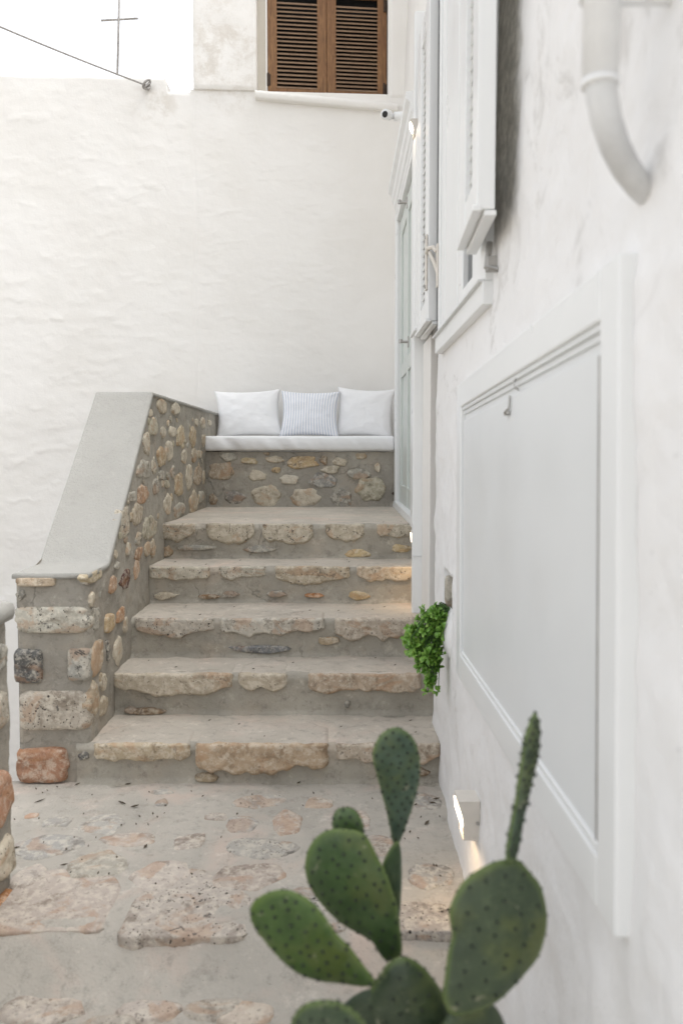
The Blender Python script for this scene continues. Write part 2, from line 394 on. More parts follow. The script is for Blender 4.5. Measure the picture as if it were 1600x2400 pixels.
# ------------------------------------------------------------------ stones
_sid = [0]
def stone(parent, c, es, et, hs_, ht_, col, sp=.4, proud=.012, exp=2.4, rough=.16, K=30, Rn=6, deep=.03, outline=None):
    """a stone set in a surface: es, et span the surface, normal = es x et points out of it"""
    _sid[0] += 1; sd_ = _sid[0]; rr = random.Random(sd_*31+5)
    c = np.array(c, float); es = np.array(es, float); et = np.array(et, float); n = np.cross(es, et); n /= np.linalg.norm(n)
    ang = np.linspace(0, 2*math.pi, K, endpoint=False)+rr.random()*.2
    if outline is not None:
        o = np.array(outline, float); seg = np.vstack([o, o[:1]]); L = np.r_[0, np.cumsum(np.linalg.norm(np.diff(seg, axis=0), axis=1))]
        t = np.linspace(0, L[-1], K, endpoint=False)
        ox = np.interp(t, L, seg[:, 0]); oy = np.interp(t, L, seg[:, 1])
    else:
        ca, sa = np.cos(ang), np.sin(ang)
        rad = (np.abs(ca)**exp+np.abs(sa)**exp)**(-1/exp)
        nvx = rr.randint(6, 9) if exp < 4 else 11
        va = np.sort((np.arange(nvx)+np.array([rr.uniform(-.3, .3) for _ in range(nvx)]))*2*math.pi/nvx)
        if exp > 4: exp = 7
        vr = np.array([rr.uniform(.78, 1.18) if exp < 4 else rr.uniform(.96, 1.04) for _ in range(nvx)])*(np.abs(np.cos(va))**exp+np.abs(np.sin(va))**exp)**(-1/exp)
        vx = np.r_[vr*np.cos(va), vr[0]*np.cos(va[0])]; vy = np.r_[vr*np.sin(va), vr[0]*np.sin(va[0])]
        Lc = np.r_[0, np.cumsum(np.hypot(np.diff(vx), np.diff(vy)))]; tt = np.linspace(0, Lc[-1], K, endpoint=False)
        gx = np.interp(tt, Lc, vx); gy = np.interp(tt, Lc, vy)
        gx = .5*gx+.25*(np.roll(gx, 1)+np.roll(gx, -1)); gy = .5*gy+.25*(np.roll(gy, 1)+np.roll(gy, -1))
        if exp < 4: rad = np.hypot(gx, gy); ca, sa = gx/rad, gy/rad
        else:
            aa = np.arctan2(sa+0*ca, ca); ca, sa = np.cos(aa), np.sin(aa); pw = (np.abs(ca)**exp+np.abs(sa)**exp)**(-1/exp); px_, py_ = ca*pw, sa*pw
            Lq = np.r_[0, np.cumsum(np.hypot(np.diff(np.r_[px_, px_[0]]), np.diff(np.r_[py_, py_[0]])))]; tq = np.linspace(0, Lq[-1], K, endpoint=False)
            gx = np.interp(tq, Lq, np.r_[px_, px_[0]]); gy = np.interp(tq, Lq, np.r_[py_, py_[0]]); rad = np.hypot(gx, gy); ca, sa = gx/rad, gy/rad
        wob = 1+rough*.7*fbm(np.stack([ca*2.2+sd_*3.1, sa*2.2, 0*ca], -1), 1, 4, sd_, .6)*1.6
        # chipped corners
        wob -= .10*np.clip(fbm(np.stack([ca*3.2+sd_, sa*3.2, 0*ca+4], -1), 1, 2, sd_+9), 0, 1)
        ox = ca*rad*wob*hs_; oy = sa*rad*wob*ht_
    V = []; tx = rr.uniform(-.35, .35)*proud; ty = rr.uniform(-.35, .35)*proud
    radii = [1.03, 1.0, .93, .80, .60, .36, .14]
    cx, cy = ox.mean(), oy.mean()
    for k, r in enumerate(radii):
        px = cx+(ox-cx)*r; py = cy+(oy-cy)*r
        if k == 0: h = np.full(K, -deep)
        else:
            h = proud*(1-max(0, r)**9)**.5*1.0
            h = h + (tx*px/max(hs_, 1e-3)+ty*py/max(ht_, 1e-3))*(1-r**4) + 0*px
            q = np.stack([px*16+sd_*7.7, py*16, 0*px+sd_], -1)
            h = h + proud*.55*fbm(q, 1.4, 4, sd_)*(1-r**6)
            if k == 1: h = h-.002
        P = c+px[:, None]*es+py[:, None]*et+h[:, None]*n
        V.append(P)
    V = np.array(V); nR = len(radii)
    verts = np.vstack([V.reshape(-1, 3), (c+cx*es+cy*et+n*(proud*(1+.3*rr.uniform(-1, 1))))[None]])
    fc = []
    for r in range(nR-1):
        for k in range(K):
            k2 = (k+1) % K; fc.append((r*K+k, r*K+k2, (r+1)*K+k2, (r+1)*K+k))
    last = nR*K
    for k in range(K): fc.append(((nR-1)*K+k, (nR-1)*K+(k+1) % K, last))
    o = link('stone', mesh('stone', verts, fc), parent, M_STONE)
    j = rr.uniform(.88, 1.1)
    o.color = (col[0]*j, col[1]*j, col[2]*j, sp)
    return o
def pstone(parent, p0, n, es, et, u, v, wu, hv, col, sp=.4, **k):
    """stone located where the line of sight through photo point (u, v) meets the given wall plane"""
    c = onplane(u, v, p0, n); a = onplane(u-wu/2, v, p0, n); b = onplane(u+wu/2, v, p0, n)
    d = onplane(u, v-hv/2, p0, n); e = onplane(u, v+hv/2, p0, n)
    return stone(parent, (a+b)/2*.5+(d+e)/2*.5, es, et, np.linalg.norm(b-a)/2, np.linalg.norm(d-e)/2, col, sp, **k)

def nosing(parent, x0, x1, y, zt, th, back, col, sp=.5, seed=0, dround=2.5, proud=.012, top=.004, tipw=.35, pale_top=True):
    """edge stone of a step: top face flush with the tread, rounded nose, uneven lower edge"""
    nx = max(16, int((x1-x0)/.010)); s = np.linspace(-1, 1, nx); X = (x0+x1)/2+s*(x1-x0)/2
    q = np.stack([X*7+seed*3.3, 0*X+seed, 0*X], -1)
    endf = (1-np.abs(s)**(dround*4))**.5
    rs_ = np.random.RandomState(seed*13+1); kn = max(5, int((x1-x0)/.06)); lk = rs_.uniform(.72, 1.08, kn); lk[0] *= .88; lk[-1] *= .88
    low = th*((.55+.45*(1-np.abs(s)**(dround*2))) if dround < 2.5 else (.78+.22*(1-np.abs(s)**8)))*np.interp(s, np.linspace(-1, 1, kn), lk)*(1+.18*fbm(q, 4, 3, seed))
    bk = back*(.6+.4*(1-np.abs(s)**3))*(1+.35*fbm(q+5, 1, 3, seed+3))
    pr = proud*endf-.012*(1-endf)
    rad = .010
    prof = []
    NT, NN, NF = 10, 7, 12
    rows = []
    for k in range(NT+1):
        t = k/NT; yy = y+bk*(1-t)+(rad)*t; zz = zt+top*sstep(np.minimum(1, t*4))*np.minimum(1, endf*1.5)-(.010 if k == 0 else 0)-(1-np.minimum(1, endf*2.5))*.008
        rows.append(np.stack([X, yy+0*X, zz+0*X], -1))
    for k in range(1, NN):
        a = k/NN*math.pi/2
        rows.append(np.stack([X, y-pr+rad+pr*(1-math.sin(a))-rad*math.sin(a), zt+top-rad*(1-math.cos(a))-(1-np.minimum(1, endf*2.5))*.008], -1))
    for k in range(NF+1):
        t = k/NF; zz = zt-rad-(low-rad)*t
        yy = y-pr*(1-.25*t)+ (pr+.03)*np.clip((t-.80)/.2, 0, 1)**2
        rows.append(np.stack([X, yy, zz], -1))
    P = np.array(rows)                       # (rows, nx, 3)
    nz = fbm(P*1.0+seed*9.1, 22, 4, seed, .6)[..., None]; nz2 = fbm(P+seed, 6, 2, seed+4)[..., None]
    dirv = np.zeros_like(P); nr = P.shape[0]
    for r in range(nr):
        a = 0 if r <= NT else min(1, (r-NT)/NN)
        dirv[r, :, 2] = 1-a; dirv[r, :, 1] = -a
    amp = np.full(nr, .0095); amp[:NT] = .0032; 
    P = P+dirv*(nz*amp[:, None, None]+nz2*amp[:, None, None]*.6)
    o = link('stone', mesh('stone', P.reshape(-1, 3), gridfaces(nr, nx)), parent, M_STONE)
    o.data.materials.append(M_STONETOP)
    mi = [1 if pale_top else 0]*((NT+1)*(nx-1))+[0]*((nr-1-NT-1)*(nx-1)); o.data.polygons.foreach_set('material_index', mi[:len(o.data.polygons)])
    o.color = (*col, sp); return o

# ================================================================== GROUND
YD = [3.167, 3.518, 3.808, 4.211, 4.552, 6.017]; ZT = [.173, .370, .565, .767, .972]
XL, XR = -1.06, .415
def disp_ground(P, amp=.004, seed=3): return P+np.array([0, 0, 1.])*(amp*fbm(P, 5, 4, seed)+amp*.4*fbm(P, 26, 3, seed+7))[..., None]
x = np.linspace(-1.95, .50, 200); y = np.r_[np.linspace(.2, 1.7, 24), np.linspace(1.715, 3.20, 150)]
X, Y = np.meshgrid(x, y, indexing='ij'); Z = 0*X
eY = 2.235+.04*fbm(np.stack([X*3.2, 0*X, 0*X], -1), 1, 3, 91)
Z = Z-.120*sstep((eY-Y)/.24)+.012*fbm(np.stack([X, Y, 0*X], -1), 6, 4, 92)*sstep((2.4-Y)/.2)
terr = sheet('paved_landing', disp_ground(np.stack([X, Y, Z], -1)), M_GROUND, kind='structure')
gb = BM(); gb.poly([(-60, -60, -.15), (60, -60, -.15), (60, 2.12, -.15), (-60, 2.12, -.15)]).build('ground', M_GROUND)['kind'] = 'structure'
gb = BM(); gb.poly([(-300, 2.12, -1.66), (300, 2.12, -1.66), (300, 300, -1.66), (-300, 300, -1.66)]).build('lower_ground', M_GROUND)['kind'] = 'structure'
gb = BM(); gb.box((-1.95, 2.16, -1.66), (-1.385, 3.19, -.012), 0).build('landing_bank', M_GROUND)['kind'] = 'structure'

def gst(lst, scale, ou, ov, z, par, proud=.005):
    for (cx, cy, ww, hh, col, sp) in lst:
        u = ou+cx*scale; v = ov+cy*scale
        col = tuple(.52*a+.48*b_ for a, b_ in zip(col, (.50, .46, .40)))
        pstone(par, (0, 0, z), (0, 0, 1), (1, 0, 0), (0, 1, 0), u, v, ww*scale*1.14, hh*scale*1.14, col, sp, proud=proud, exp=2.3, rough=.13, K=40)
GP = (.44, .375, .335); GG = (.30, .30, .29); GB = (.27, .28, .285); GC = (.46, .41, .35); GO = (.39, .37, .31)
gst([(545, 210, 240, 100, GG, .2), (305, 195, 160, 50, GG, .2), (270, 315, 350, 130, GB, .25), (690, 290, 290, 75, GP, .2), (1000, 300, 180, 85, GP, .4),
     (1270, 205, 180, 90, GB, .5), (1510, 205, 170, 120, (.44, .33, .27), .3), (1370, 330, 370, 95, (.27, .265, .25), .7), (1370, 88, 290, 60, GG, .5),
     (510, 430, 300, 140, GO, .25), (865, 485, 300, 190, GP, .45), (1295, 490, 400, 160, (.50, .40, .345), .35), (150, 490, 190, 130, GP, .35),
     (165, 165, 75, 28, TER, .2), (1130, 172, 130, 40, GP, .2), (850, 95, 70, 36, GG, .3), (850, 40, 110, 28, GG, .2)], .4464, 0, 1840, 0.0, terr)
gst([(1065, 192, 90, 36, GC, .4), (1420, 182, 100, 56, GG, .6), (1200, 248, 90, 60, GP, .3), (1270, 330, 110, 70, GP, .3), (1180, 340, 90, 40, GG, .3),
     (1440, 430, 150, 80, GG, .4), (1150, 430, 160, 90, GC, .4)], .7015, 0, 1750, 0.0, terr)
gst([(800, 1195, 300, 110, GP, .5), (1290, 1215, 330, 130, (.50, .40, .32), .35), (200, 1190, 420, 150, GP, .4), (560, 1290, 300, 120, GC, .5)], .4464, 0, 1840, -.120, terr, .014)
gst([(60, 560, 150, 70, GC, .4), (560, 570, 200, 60, GG, .5)], 1.0, 450, 1800, -.120, terr, .014)
# long slabs along the edge of the landing
nosing(terr, -1.06, -.70, 2.185, .000, .055, .33, (.46, .40, .35), .35, 3, 5, .012, pale_top=False)
nosing(terr, -.655, -.275, 2.160, .000, .075, .33, (.46, .41, .36), .95, 5, 4, .014, pale_top=False)
nosing(terr, -.235, .02, 2.19, .000, .06, .2, (.40, .38, .35), .9, 6, 3, .012, pale_top=False)
nosing(terr, .07, .385, 2.19, .000, .10, .14, (.34, .31, .28), 1.0, 9, 3, .018, pale_top=False)
nosing(terr, -1.7, -1.10, 2.18, .000, .085, .3, (.42, .36, .31), .6, 13, 3, .018, pale_top=False)

# ================================================================== STAIRCASE
stairs = thing('staircase', (-.33, 3.9, 0), 'outdoor staircase of five mortared stone steps between the white wall and the low stone wall', 'staircase')
def step_profile(i):
    d = YD[i]; zb = 0 if i == 0 else ZT[i-1]; zt = ZT[i]; yb = YD[i+1]+.05 if i < 4 else YD[5]+.05
    pts = []
    for a in np.linspace(0, 1, 8): ang = a*math.pi/2; pts.append((d-.020+.040*math.sin(ang), zb-.004+.028*(1-math.cos(ang))))
    for t in np.linspace(.06, 1, 14): pts.append((d+.020-.012*t**3, zb+.024+(zt-.030-zb-.024)*t))
    for a in np.linspace(.12, 1, 8): ang = a*math.pi/2; pts.append((d+.008+.030*(1-math.cos(ang)), zt-.030+.030*math.sin(ang)))
    n = 26 if i < 4 else 60
    for t in np.linspace(.03, 1, n): pts.append((d+.038+(yb-d-.038)*t, zt))
    return pts
steps = []
for i in range(5):
    pr = np.array(step_profile(i)); nx = 150; xs = np.linspace(-1.12, .47, nx)
    P = np.zeros((nx, len(pr), 3)); P[..., 0] = xs[:, None]; P[..., 1] = pr[:, 0]; P[..., 2] = pr[:, 1]
    d = np.gradient(pr, axis=0); nrm = np.stack([-d[:, 1], d[:, 0]], -1); nrm /= np.linalg.norm(nrm, axis=1)[:, None]
    amt = .013*fbm(P, 5.5, 4, 20+i)+.005*fbm(P, 22, 4, 30+i)
    front = (P[..., 1] < YD[i]+.05); amt = np.where(front, amt, amt*.45)
    wav = .010*fbm(np.stack([xs*3, 0*xs+i*5, 0*xs], -1), 1, 3, 50+i)
    P[..., 1] += nrm[None, :, 0]*amt+wav[:, None]*front; P[..., 2] += nrm[None, :, 1]*amt
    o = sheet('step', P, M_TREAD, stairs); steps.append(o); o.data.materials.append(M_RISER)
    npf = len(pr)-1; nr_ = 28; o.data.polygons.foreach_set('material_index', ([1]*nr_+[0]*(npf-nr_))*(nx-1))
def W(u, y): return (u-800)/F*y*1.0
NS = [
 [(215, 437, 37), (457, 766, 60), (788, 1032, 40)],
 [(264, 541, 43), (560, 668, 34), (725, 984, 42)],
 [(318, 497, 38), (517, 756, 33), (788, 970, 44)],
 [(350, 490, 30), (515, 621, 25), (645, 818, 36), (837, 972, 29)],
 [(378, 458, 34), (486, 595, 38), (617, 732, 42), (763, 853, 36), (881, 972, 32)]]
NC = [[(.46, .38, .27), (.47, .36, .25), (.45, .38, .30)], [(.46, .40, .31), (.45, .39, .30), (.45, .36, .27)], [(.44, .40, .34), (.46, .43, .37), (.43, .37, .30)],
      [(.46, .42, .34), (.44, .41, .34), (.42, .36, .27), (.48, .40, .30)], [(.42, .37, .29), (.46, .41, .32), (.48, .43, .34), (.46, .41, .32), (.44, .40, .32)]]
NSP = [[.35, .3, .5], [.4, .4, .35], [.9, .75, .6], [.8, .85, .7, .5], [.8, .9, .9, .8, .8]]
for i in range(5):
    for k, (a, b, t) in enumerate(NS[i]):
        y = YD[i]*1.01
        nosing(steps[i], W(a-(4 if i < 3 else 2), y), W(b+(4 if i < 3 else 2), y), YD[i]+.002, ZT[i], t*y/F*1.28, (.27 if i < 3 else .13 if i == 3 else .12), NC[i][k], NSP[i][k], 60+i*7+k,
               2.2 if i == 4 else 3.2, .014)
def rst(i, lst, scale, ou, ov):
    for (cx, cy, ww, hh, col, sp) in lst:
        y = YD[i]+.014
        pstone(steps[i], (0, y, 0), (0, -1, 0), (1, 0, 0), (0, 0, 1), ou+cx*scale, ov+cy*scale, ww*scale, hh*scale, col, sp, proud=.012, exp=2.1, rough=.2)
rst(4, [(955, 685, 110, 30, GRY, .5), (1310, 702, 110, 38, YEL, .5), (1470, 682, 80, 30, YEL, .2), (612, 692, 60, 44, TAN, .3), (720, 680, 150, 22, GRY, .4)], .6378, 0, 850)
rst(3, [(605, 855, 100, 34, CREAM, .6), (770, 860, 90, 20, BRN, .4), (850, 852, 80, 30, GRY, .6), (1015, 850, 80, 26, GRY, .2), (1155, 855, 80, 18, ORA, .3), (1315, 857, 90, 38, YEL, .2)], .6378, 0, 850)
rst(2, [(960, 1052, 240, 34, BLU, .5), (1205, 1022, 90, 32, TAN, .4)], .6378, 0, 850)
rst(1, [(520, 624, 130, 28, BRN, .5), (455, 620, 50, 26, GRY, .5), (1215, 600, 22, 30, GRY, .3)], .6696, 0, 1250)
rst(0, [(720, 857, 100, 36, TAN, .4), (1460, 835, 90, 36, BRN, .4), (300, 775, 36, 34, DRK, .8)], .6696, 0, 1250)

# ================================================================== LOW WALL BESIDE THE STAIRS
lw = thing('low_wall', (-1.21, 3.2, 0), 'stepped low wall of rubble stone with smooth grey cement top along the stairs', 'wall')
def top_of(y): return np.interp(y, [3.0, 3.46, 4.315, 9], [.895, .895, 1.722, 1.722])
# path around: outer side, front, inner face, with rounded corners
pth = []
for y in np.linspace(6.8, 3.21, 40): pth.append((-1.362, y, -1, 0))
for a in np.linspace(0, 1, 6): g = a*math.pi/2; pth.append((-1.342-.02*math.cos(g), 3.205-.02*math.sin(g), -math.cos(g), -math.sin(g)))
for x in np.linspace(-1.33, -1.085, 26): pth.append((x, 3.185, 0, -1))
for a in np.linspace(0, 1, 6): g = a*math.pi/2; pth.append((-1.08+.02*math.sin(g), 3.205-.02*math.cos(g), math.sin(g), -math.cos(g)))
for y in np.linspace(3.215, 6.8, 300): pth.append((-1.06, y, 1, 0))
pth = np.array(pth); nv = 90; T = np.linspace(0, 1, nv)
P = np.zeros((len(pth), nv, 3)); P[..., 0] = pth[:, 0:1]; P[..., 1] = pth[:, 1:2]
tp = top_of(pth[:, 1]); zb = np.where(pth[:, 0] < -1.36, -1.7, -.05)
P[..., 2] = zb[:, None]+(tp-zb)[:, None]*T[None]
amt = .014*fbm(P, 6, 4, 77)+.005*fbm(P, 24, 3, 78)
P[..., 0] += pth[:, 2:3]*amt; P[..., 1] += pth[:, 3:4]*amt
lwb = sheet('wall_body', P, M_MORTAR, lw, flip=True)
# cap
path = [(3.172, .897)]
path += [(y, .897) for y in np.linspace(3.18, 3.44, 12)]
path += [(3.465, .905)]+[(3.465+t*.85, .905+t*.827) for t in np.linspace(.03, .97, 40)]+[(4.315, 1.735), (4.34, 1.738)]
path += [(y, 1.736) for y in np.linspace(4.37, 6.72, 60)]
path = np.array(path); sec = []
hw = .160; th = .022; r = .010
for (cx, cz, a0, a1) in ((hw-r, -r, 0, 90), (-hw+r, -r, 90, 180), (-hw+r, -th, 180, 270), (hw-r, -th, 270, 360)):
    if cz == -r and a0 == 0:
        for a in np.linspace(0, 90, 5): sec.append((cx+r*math.cos(R(a)), cz+r*math.sin(R(a))))
        for x in np.linspace(hw-r-.01, -hw+r+.01, 22): sec.append((x, 0))
    elif cz == -r:
        for a in np.linspace(90, 180, 5): sec.append((cx+r*math.cos(R(a)), cz+r*math.sin(R(a))))
    else: sec.append((cx+(r if a0 == 270 else -r), -th))
sec = np.array(sec); tang = np.gradient(path, axis=0); tang /= np.linalg.norm(tang, axis=1)[:, None]; nn_ = np.stack([-tang[:, 1], tang[:, 0]], -1)
P = np.zeros((len(path), len(sec), 3)); P[..., 0] = -1.212+sec[None, :, 0]
P[..., 1] = path[:, 0:1]+nn_[:, 0:1]*sec[None, :, 1]; P[..., 2] = path[:, 1:2]+nn_[:, 1:2]*sec[None, :, 1]
P[..., 2] += .003*fbm(P, 4, 3, 5); P[..., 0] += .003*fbm(P, 6, 3, 6)
# close the front end
fr = P[0:1].copy(); fr[..., 1] += .0; fr[..., 2] = .897-.014; fr[..., 0] = -1.212+(fr[..., 0]+1.212)*.2
P = np.concatenate([fr, P], 0)
nu, nv_ = P.shape[:2]; Pt = P.transpose(1, 0, 2)
link('cap', mesh('cap', Pt.reshape(-1, 3), gridfaces(nv_, nu, wrapu=True)), lw, M_CAP)
INN = [(880, 250, 110, 170, TAN, .5), (1035, 285, 85, 130, CREAM, .5), (740, 330, 40, 90, CREAM, .3), (775, 495, 100, 190, OLV, .6), (885, 545, 80, 130, CREAM, .5), (1005, 540, 75, 110, CREAM, .6),
 (1095, 600, 95, 250, YEL, .5), (1228, 600, 68, 220, OCH, .3), (1275, 440, 38, 95, CREAM, .4), (1350, 450, 50, 120, CREAM, .4), (1425, 450, 38, 75, CREAM, .4), (1350, 640, 40, 140, TAN, .6),
 (695, 680, 80, 250, CREAM, .5), (868, 830, 90, 220, OCH, .5), (960, 770, 78, 220, CREAM, .6), (1128, 840, 55, 155, CREAM, .4), (1250, 830, 55, 140, TAN, .3), (1308, 800, 55, 95, TAN, .3),
 (675, 985, 150, 190, GRY, .4), (780, 950, 48, 200, CREAM, .9), (875, 1050, 55, 100, GRY, .3), (1190, 1050, 70, 260, CREAM, .6), (1070, 1150, 92, 220, OCH, .6), (1000, 1020, 46, 120, GRY, .3),
 (1290, 1040, 80, 220, BRN, .4), (805, 1180, 88, 205, GRY, .9), (930, 1160, 56, 85, OLV, .5), (1355, 1080, 26, 130, TAN, .3), (655, 1285, 115, 210, ORA, .4), (530, 1290, 88, 145, GRY, .3),
 (945, 1390, 76, 240, CREAM, .4), (1245, 1350, 75, 200, TAN, .4), (1328, 1290, 66, 125, GRY, .4), (605, 1500, 105, 215, TAN, .4), (447, 1570, 88, 350, CREAM, 1.), (735, 1640, 145, 280, OLV, .5),
 (605, 1770, 68, 135, CREAM, .8), (1085, 1430, 110, 140, GRY, .2), (712, 1890, 60, 170, TAN, .3), (775, 1890, 46, 180, TAN, .4), (602, 1950, 85, 150, ORA, .3), (582, 2120, 60, 190, ORA, .3),
 (455, 2250, 98, 215, RED, .6), (110, 2210, 175, 135, YEL, .2), (312, 2300, 80, 190, ORA, .3), (490, 1900, 36, 140, CREAM, .6), (360, 2090, 60, 90, GRY, .4), (980, 1600, 30, 40, CREAM, .2), (345, 1960, 36, 90, TAN, .3)]
for (cx, cy, ww, hh, col, sp) in INN:
    col = tuple(.60*a+.40*b_ for a, b_ in zip(col, (.47, .43, .355))) if col != RED else col
    pstone(lwb, (-1.058, 0, 0), (1, 0, 0), (0, 1, 0), (0, 0, 1), 200+cx*.2041, 900+cy*.2041, ww*.2041*1.22, hh*.2041*1.22, col, sp, proud=.007, exp=2.2, rough=.25)
for (cx, cy, ww, hh, col, sp) in [(878, 590, 85, 240, GRY, .8), (1010, 630, 82, 160, OCH, .7), (1108, 560, 66, 150, ORA, .2), (885, 945, 110, 340, (.50, .38, .26), .2), (990, 880, 26, 220, DRK, .8),
    (1082, 880, 62, 260, CREAM, .2), (1150, 640, 36, 150, CREAM, .4), (862, 1330, 76, 330, (.45, .36, .25), .3), (945, 1180, 50, 160, CREAM, .3), (950, 1400, 60, 180, TAN, .2), (845, 400, 40, 130, CREAM, .4)]:
    pstone(lwb, (-1.058, 0, 0), (1, 0, 0), (0, 1, 0), (0, 0, 1), cx*.2551, 1300+cy*.2551, ww*.2551*1.1, hh*.2551*1.1, tuple(.7*a+.3*b_ for a, b_ in zip(col, (.46, .42, .34))), sp, proud=.008, exp=2.4, rough=.2)
for (cx, cy, ww, hh, col, sp) in [(330, 248, 370, 85, (.50, .40, .29), .4), (475, 600, 690, 250, (.42, .40, .34), 1.), (265, 1025, 270, 320, DRK, 1.), (725, 1010, 205, 300, GRY, 1.), (500, 1430, 660, 370, (.48, .43, .36), 1.),
    (385, 1935, 480, 320, TER, .25), (770, 1845, 100, 110, DRK, 1.), (770, 240, 90, 80, GRY, .5), (195, 370, 90, 110, GRY, .7)]:
    big = ww > 200
    pstone(lwb, (0, 3.183, 0), (0, -1, 0), (1, 0, 0), (0, 0, 1), cx*.2551, 1300+cy*.2551, ww*.2551, hh*.2551, col, sp, proud=.020 if big else .010, exp=4.5 if big else 2.4, rough=.06 if big else .18, K=44)

rr = random.Random(31); cnt = 0
while cnt < 46:
    y_ = rr.uniform(3.3, 5.9); zz_ = rr.uniform(.25, 1.66)
    if zz_ > top_of(y_)-.07 or zz_ < np.interp(y_, [3.2, 4.6, 6], [.25, 1.02, 1.02]): continue
    stone(lwb, (-1.058, y_, zz_), (0, 1, 0), (0, 0, 1), rr.uniform(.012, .035), rr.uniform(.012, .03), rr.choice([GRY, TAN, CREAM, (.36, .33, .27), OLV]), rr.uniform(.2, .7), .005, 2.2, .25, K=18); cnt += 1
# second low wall at the left edge, near the camera
nw = thing('low_wall', (-1.22, 2.4, 0), 'blurred end of a rubble stone wall at the left edge of the picture, nearest the viewer', 'wall')
pth = []
for x in np.linspace(-1.40, -1.10, 24): pth.append((x, 2.44, 0, 1))
for a in np.linspace(0, 1, 7): g = a*math.pi/2; pth.append((-1.10+.03*math.sin(g), 2.41+.03*math.cos(g), math.sin(g), math.cos(g)))
for y in np.linspace(2.40, .7, 110): pth.append((-1.07, y, 1, 0))
pth = np.array(pth); T = np.linspace(0, 1, 80)
P = np.zeros((len(pth), 80, 3)); P[..., 0] = pth[:, 0:1]; P[..., 1] = pth[:, 1:2]; P[..., 2] = -.15+1.04*T[None]
amt = .014*fbm(P, 5, 4, 97)+.004*fbm(P, 24, 3, 98); P[..., 0] += pth[:, 2:3]*amt; P[..., 1] += pth[:, 3:4]*amt
nwb = sheet('wall_body', P, M_MORTAR, nw)
BM().box((-1.41, .7, .86), (-1.045, 2.46, .925), .028).build('cap', M_CAP, nw, True)
rr = random.Random(5)
for (y, z, hy, hz, col, sp) in [(2.33, .76, .075, .055, GRY, .9), (2.34, .60, .07, .07, (.44, .40, .33), .9), (2.33, .34, .08, .10, TER, .3), (2.35, .12, .06, .07, CREAM, .8), (2.34, -.02, .07, .035, ORA, .4),
     (2.12, .72, .09, .06, CREAM, .5), (2.12, .50, .08, .07, TAN, .5), (2.1, .25, .09, .09, GRY, .5), (1.9, .6, .1, .07, CREAM, .5), (1.88, .35, .1, .08, OCH, .4), (1.88, .1, .1, .06, GRY, .4), (1.65, .7, .1, .07, TAN, .4), (1.65, .4, .1, .08, CREAM, .4)]:
    stone(nwb, (-1.066, y, z), (0, 1, 0), (0, 0, 1), hy, hz, col, sp, .02, 3, .1)
for (x, z, hx, hz, col, sp) in [(-1.15, .72, .07, .06, CREAM, .8), (-1.30, .55, .08, .07, GRY, .6), (-1.16, .35, .07, .09, TER, .3), (-1.3, .2, .08, .07, CREAM, .5), (-1.16, .08, .06, .05, TAN, .5)]:
    stone(nwb, (x, 2.446, z), (-1, 0, 0), (0, 0, 1), hx, hz, col, sp, .018, 3, .1)

# ================================================================== BENCH
bench = thing('stone_bench', (-.32, 6.3, .97), 'built in rubble stone bench at the top of the stairs below the cushions', 'bench')
xs = np.linspace(-1.09, .43, 150); T = np.linspace(0, 1, 50); X, TT = np.meshgrid(xs, T, indexing='ij')
P = np.stack([X, 6.03-.02*np.exp(-TT*12), .955+.449*TT], -1); P[..., 1] -= .009*fbm(P, 6, 4, 41)+.003*fbm(P, 26, 3, 42)
bf = sheet('bench_front', P, M_MORTAR, bench)
BM().box((-1.07, 6.03, 1.30), (.42, 6.86, 1.404), .004).build('bench_top', M_MORTAR, bench)
for (cx, cy, ww, hh, col, sp) in [(240, 547, 120, 56, GRY, .4), (375, 568, 115, 45, YEL, .5), (545, 563, 108, 42, CREAM, .4), (500, 522, 40, 22, BRN, .5), (725, 582, 230, 78, OCH, .8), (880, 562, 55, 60, BRN, .7), (988, 575, 95, 48, CREAM, .5),
    (198, 645, 190, 118, (.42, .33, .24), .7), (432, 668, 125, 72, CREAM, .4), (562, 632, 60, 44, OCH, .8), (650, 690, 150, 66, WHT, .3), (925, 628, 130, 52, CREAM, .4), (1236, 618, 34, 60, CREAM, .2), (1130, 540, 70, 44, TAN, .2),
    (870, 705, 180, 105, BLU, .6), (1110, 655, 155, 75, GRY, .3), (285, 815, 142, 90, (.17, .16, .16), .5), (495, 812, 190, 142, CREAM, .5), (748, 812, 228, 118, (.50, .44, .35), .3), (1005, 822, 130, 118, (.25, .24, .22), .6), (1200, 768, 165, 168, OLV, .3), (140, 832, 58, 80, BRN, .4)]:
    pstone(bf, (0, 6.027, 0), (0, -1, 0), (1, 0, 0), (0, 0, 1), 450+cx*.3508, 880+cy*.3508, ww*.3508*1.12, hh*.3508*1.12, tuple(.75*a+.25*b_ for a, b_ in zip(col, (.46, .42, .34))), sp, proud=.011, exp=2.4, rough=.25)

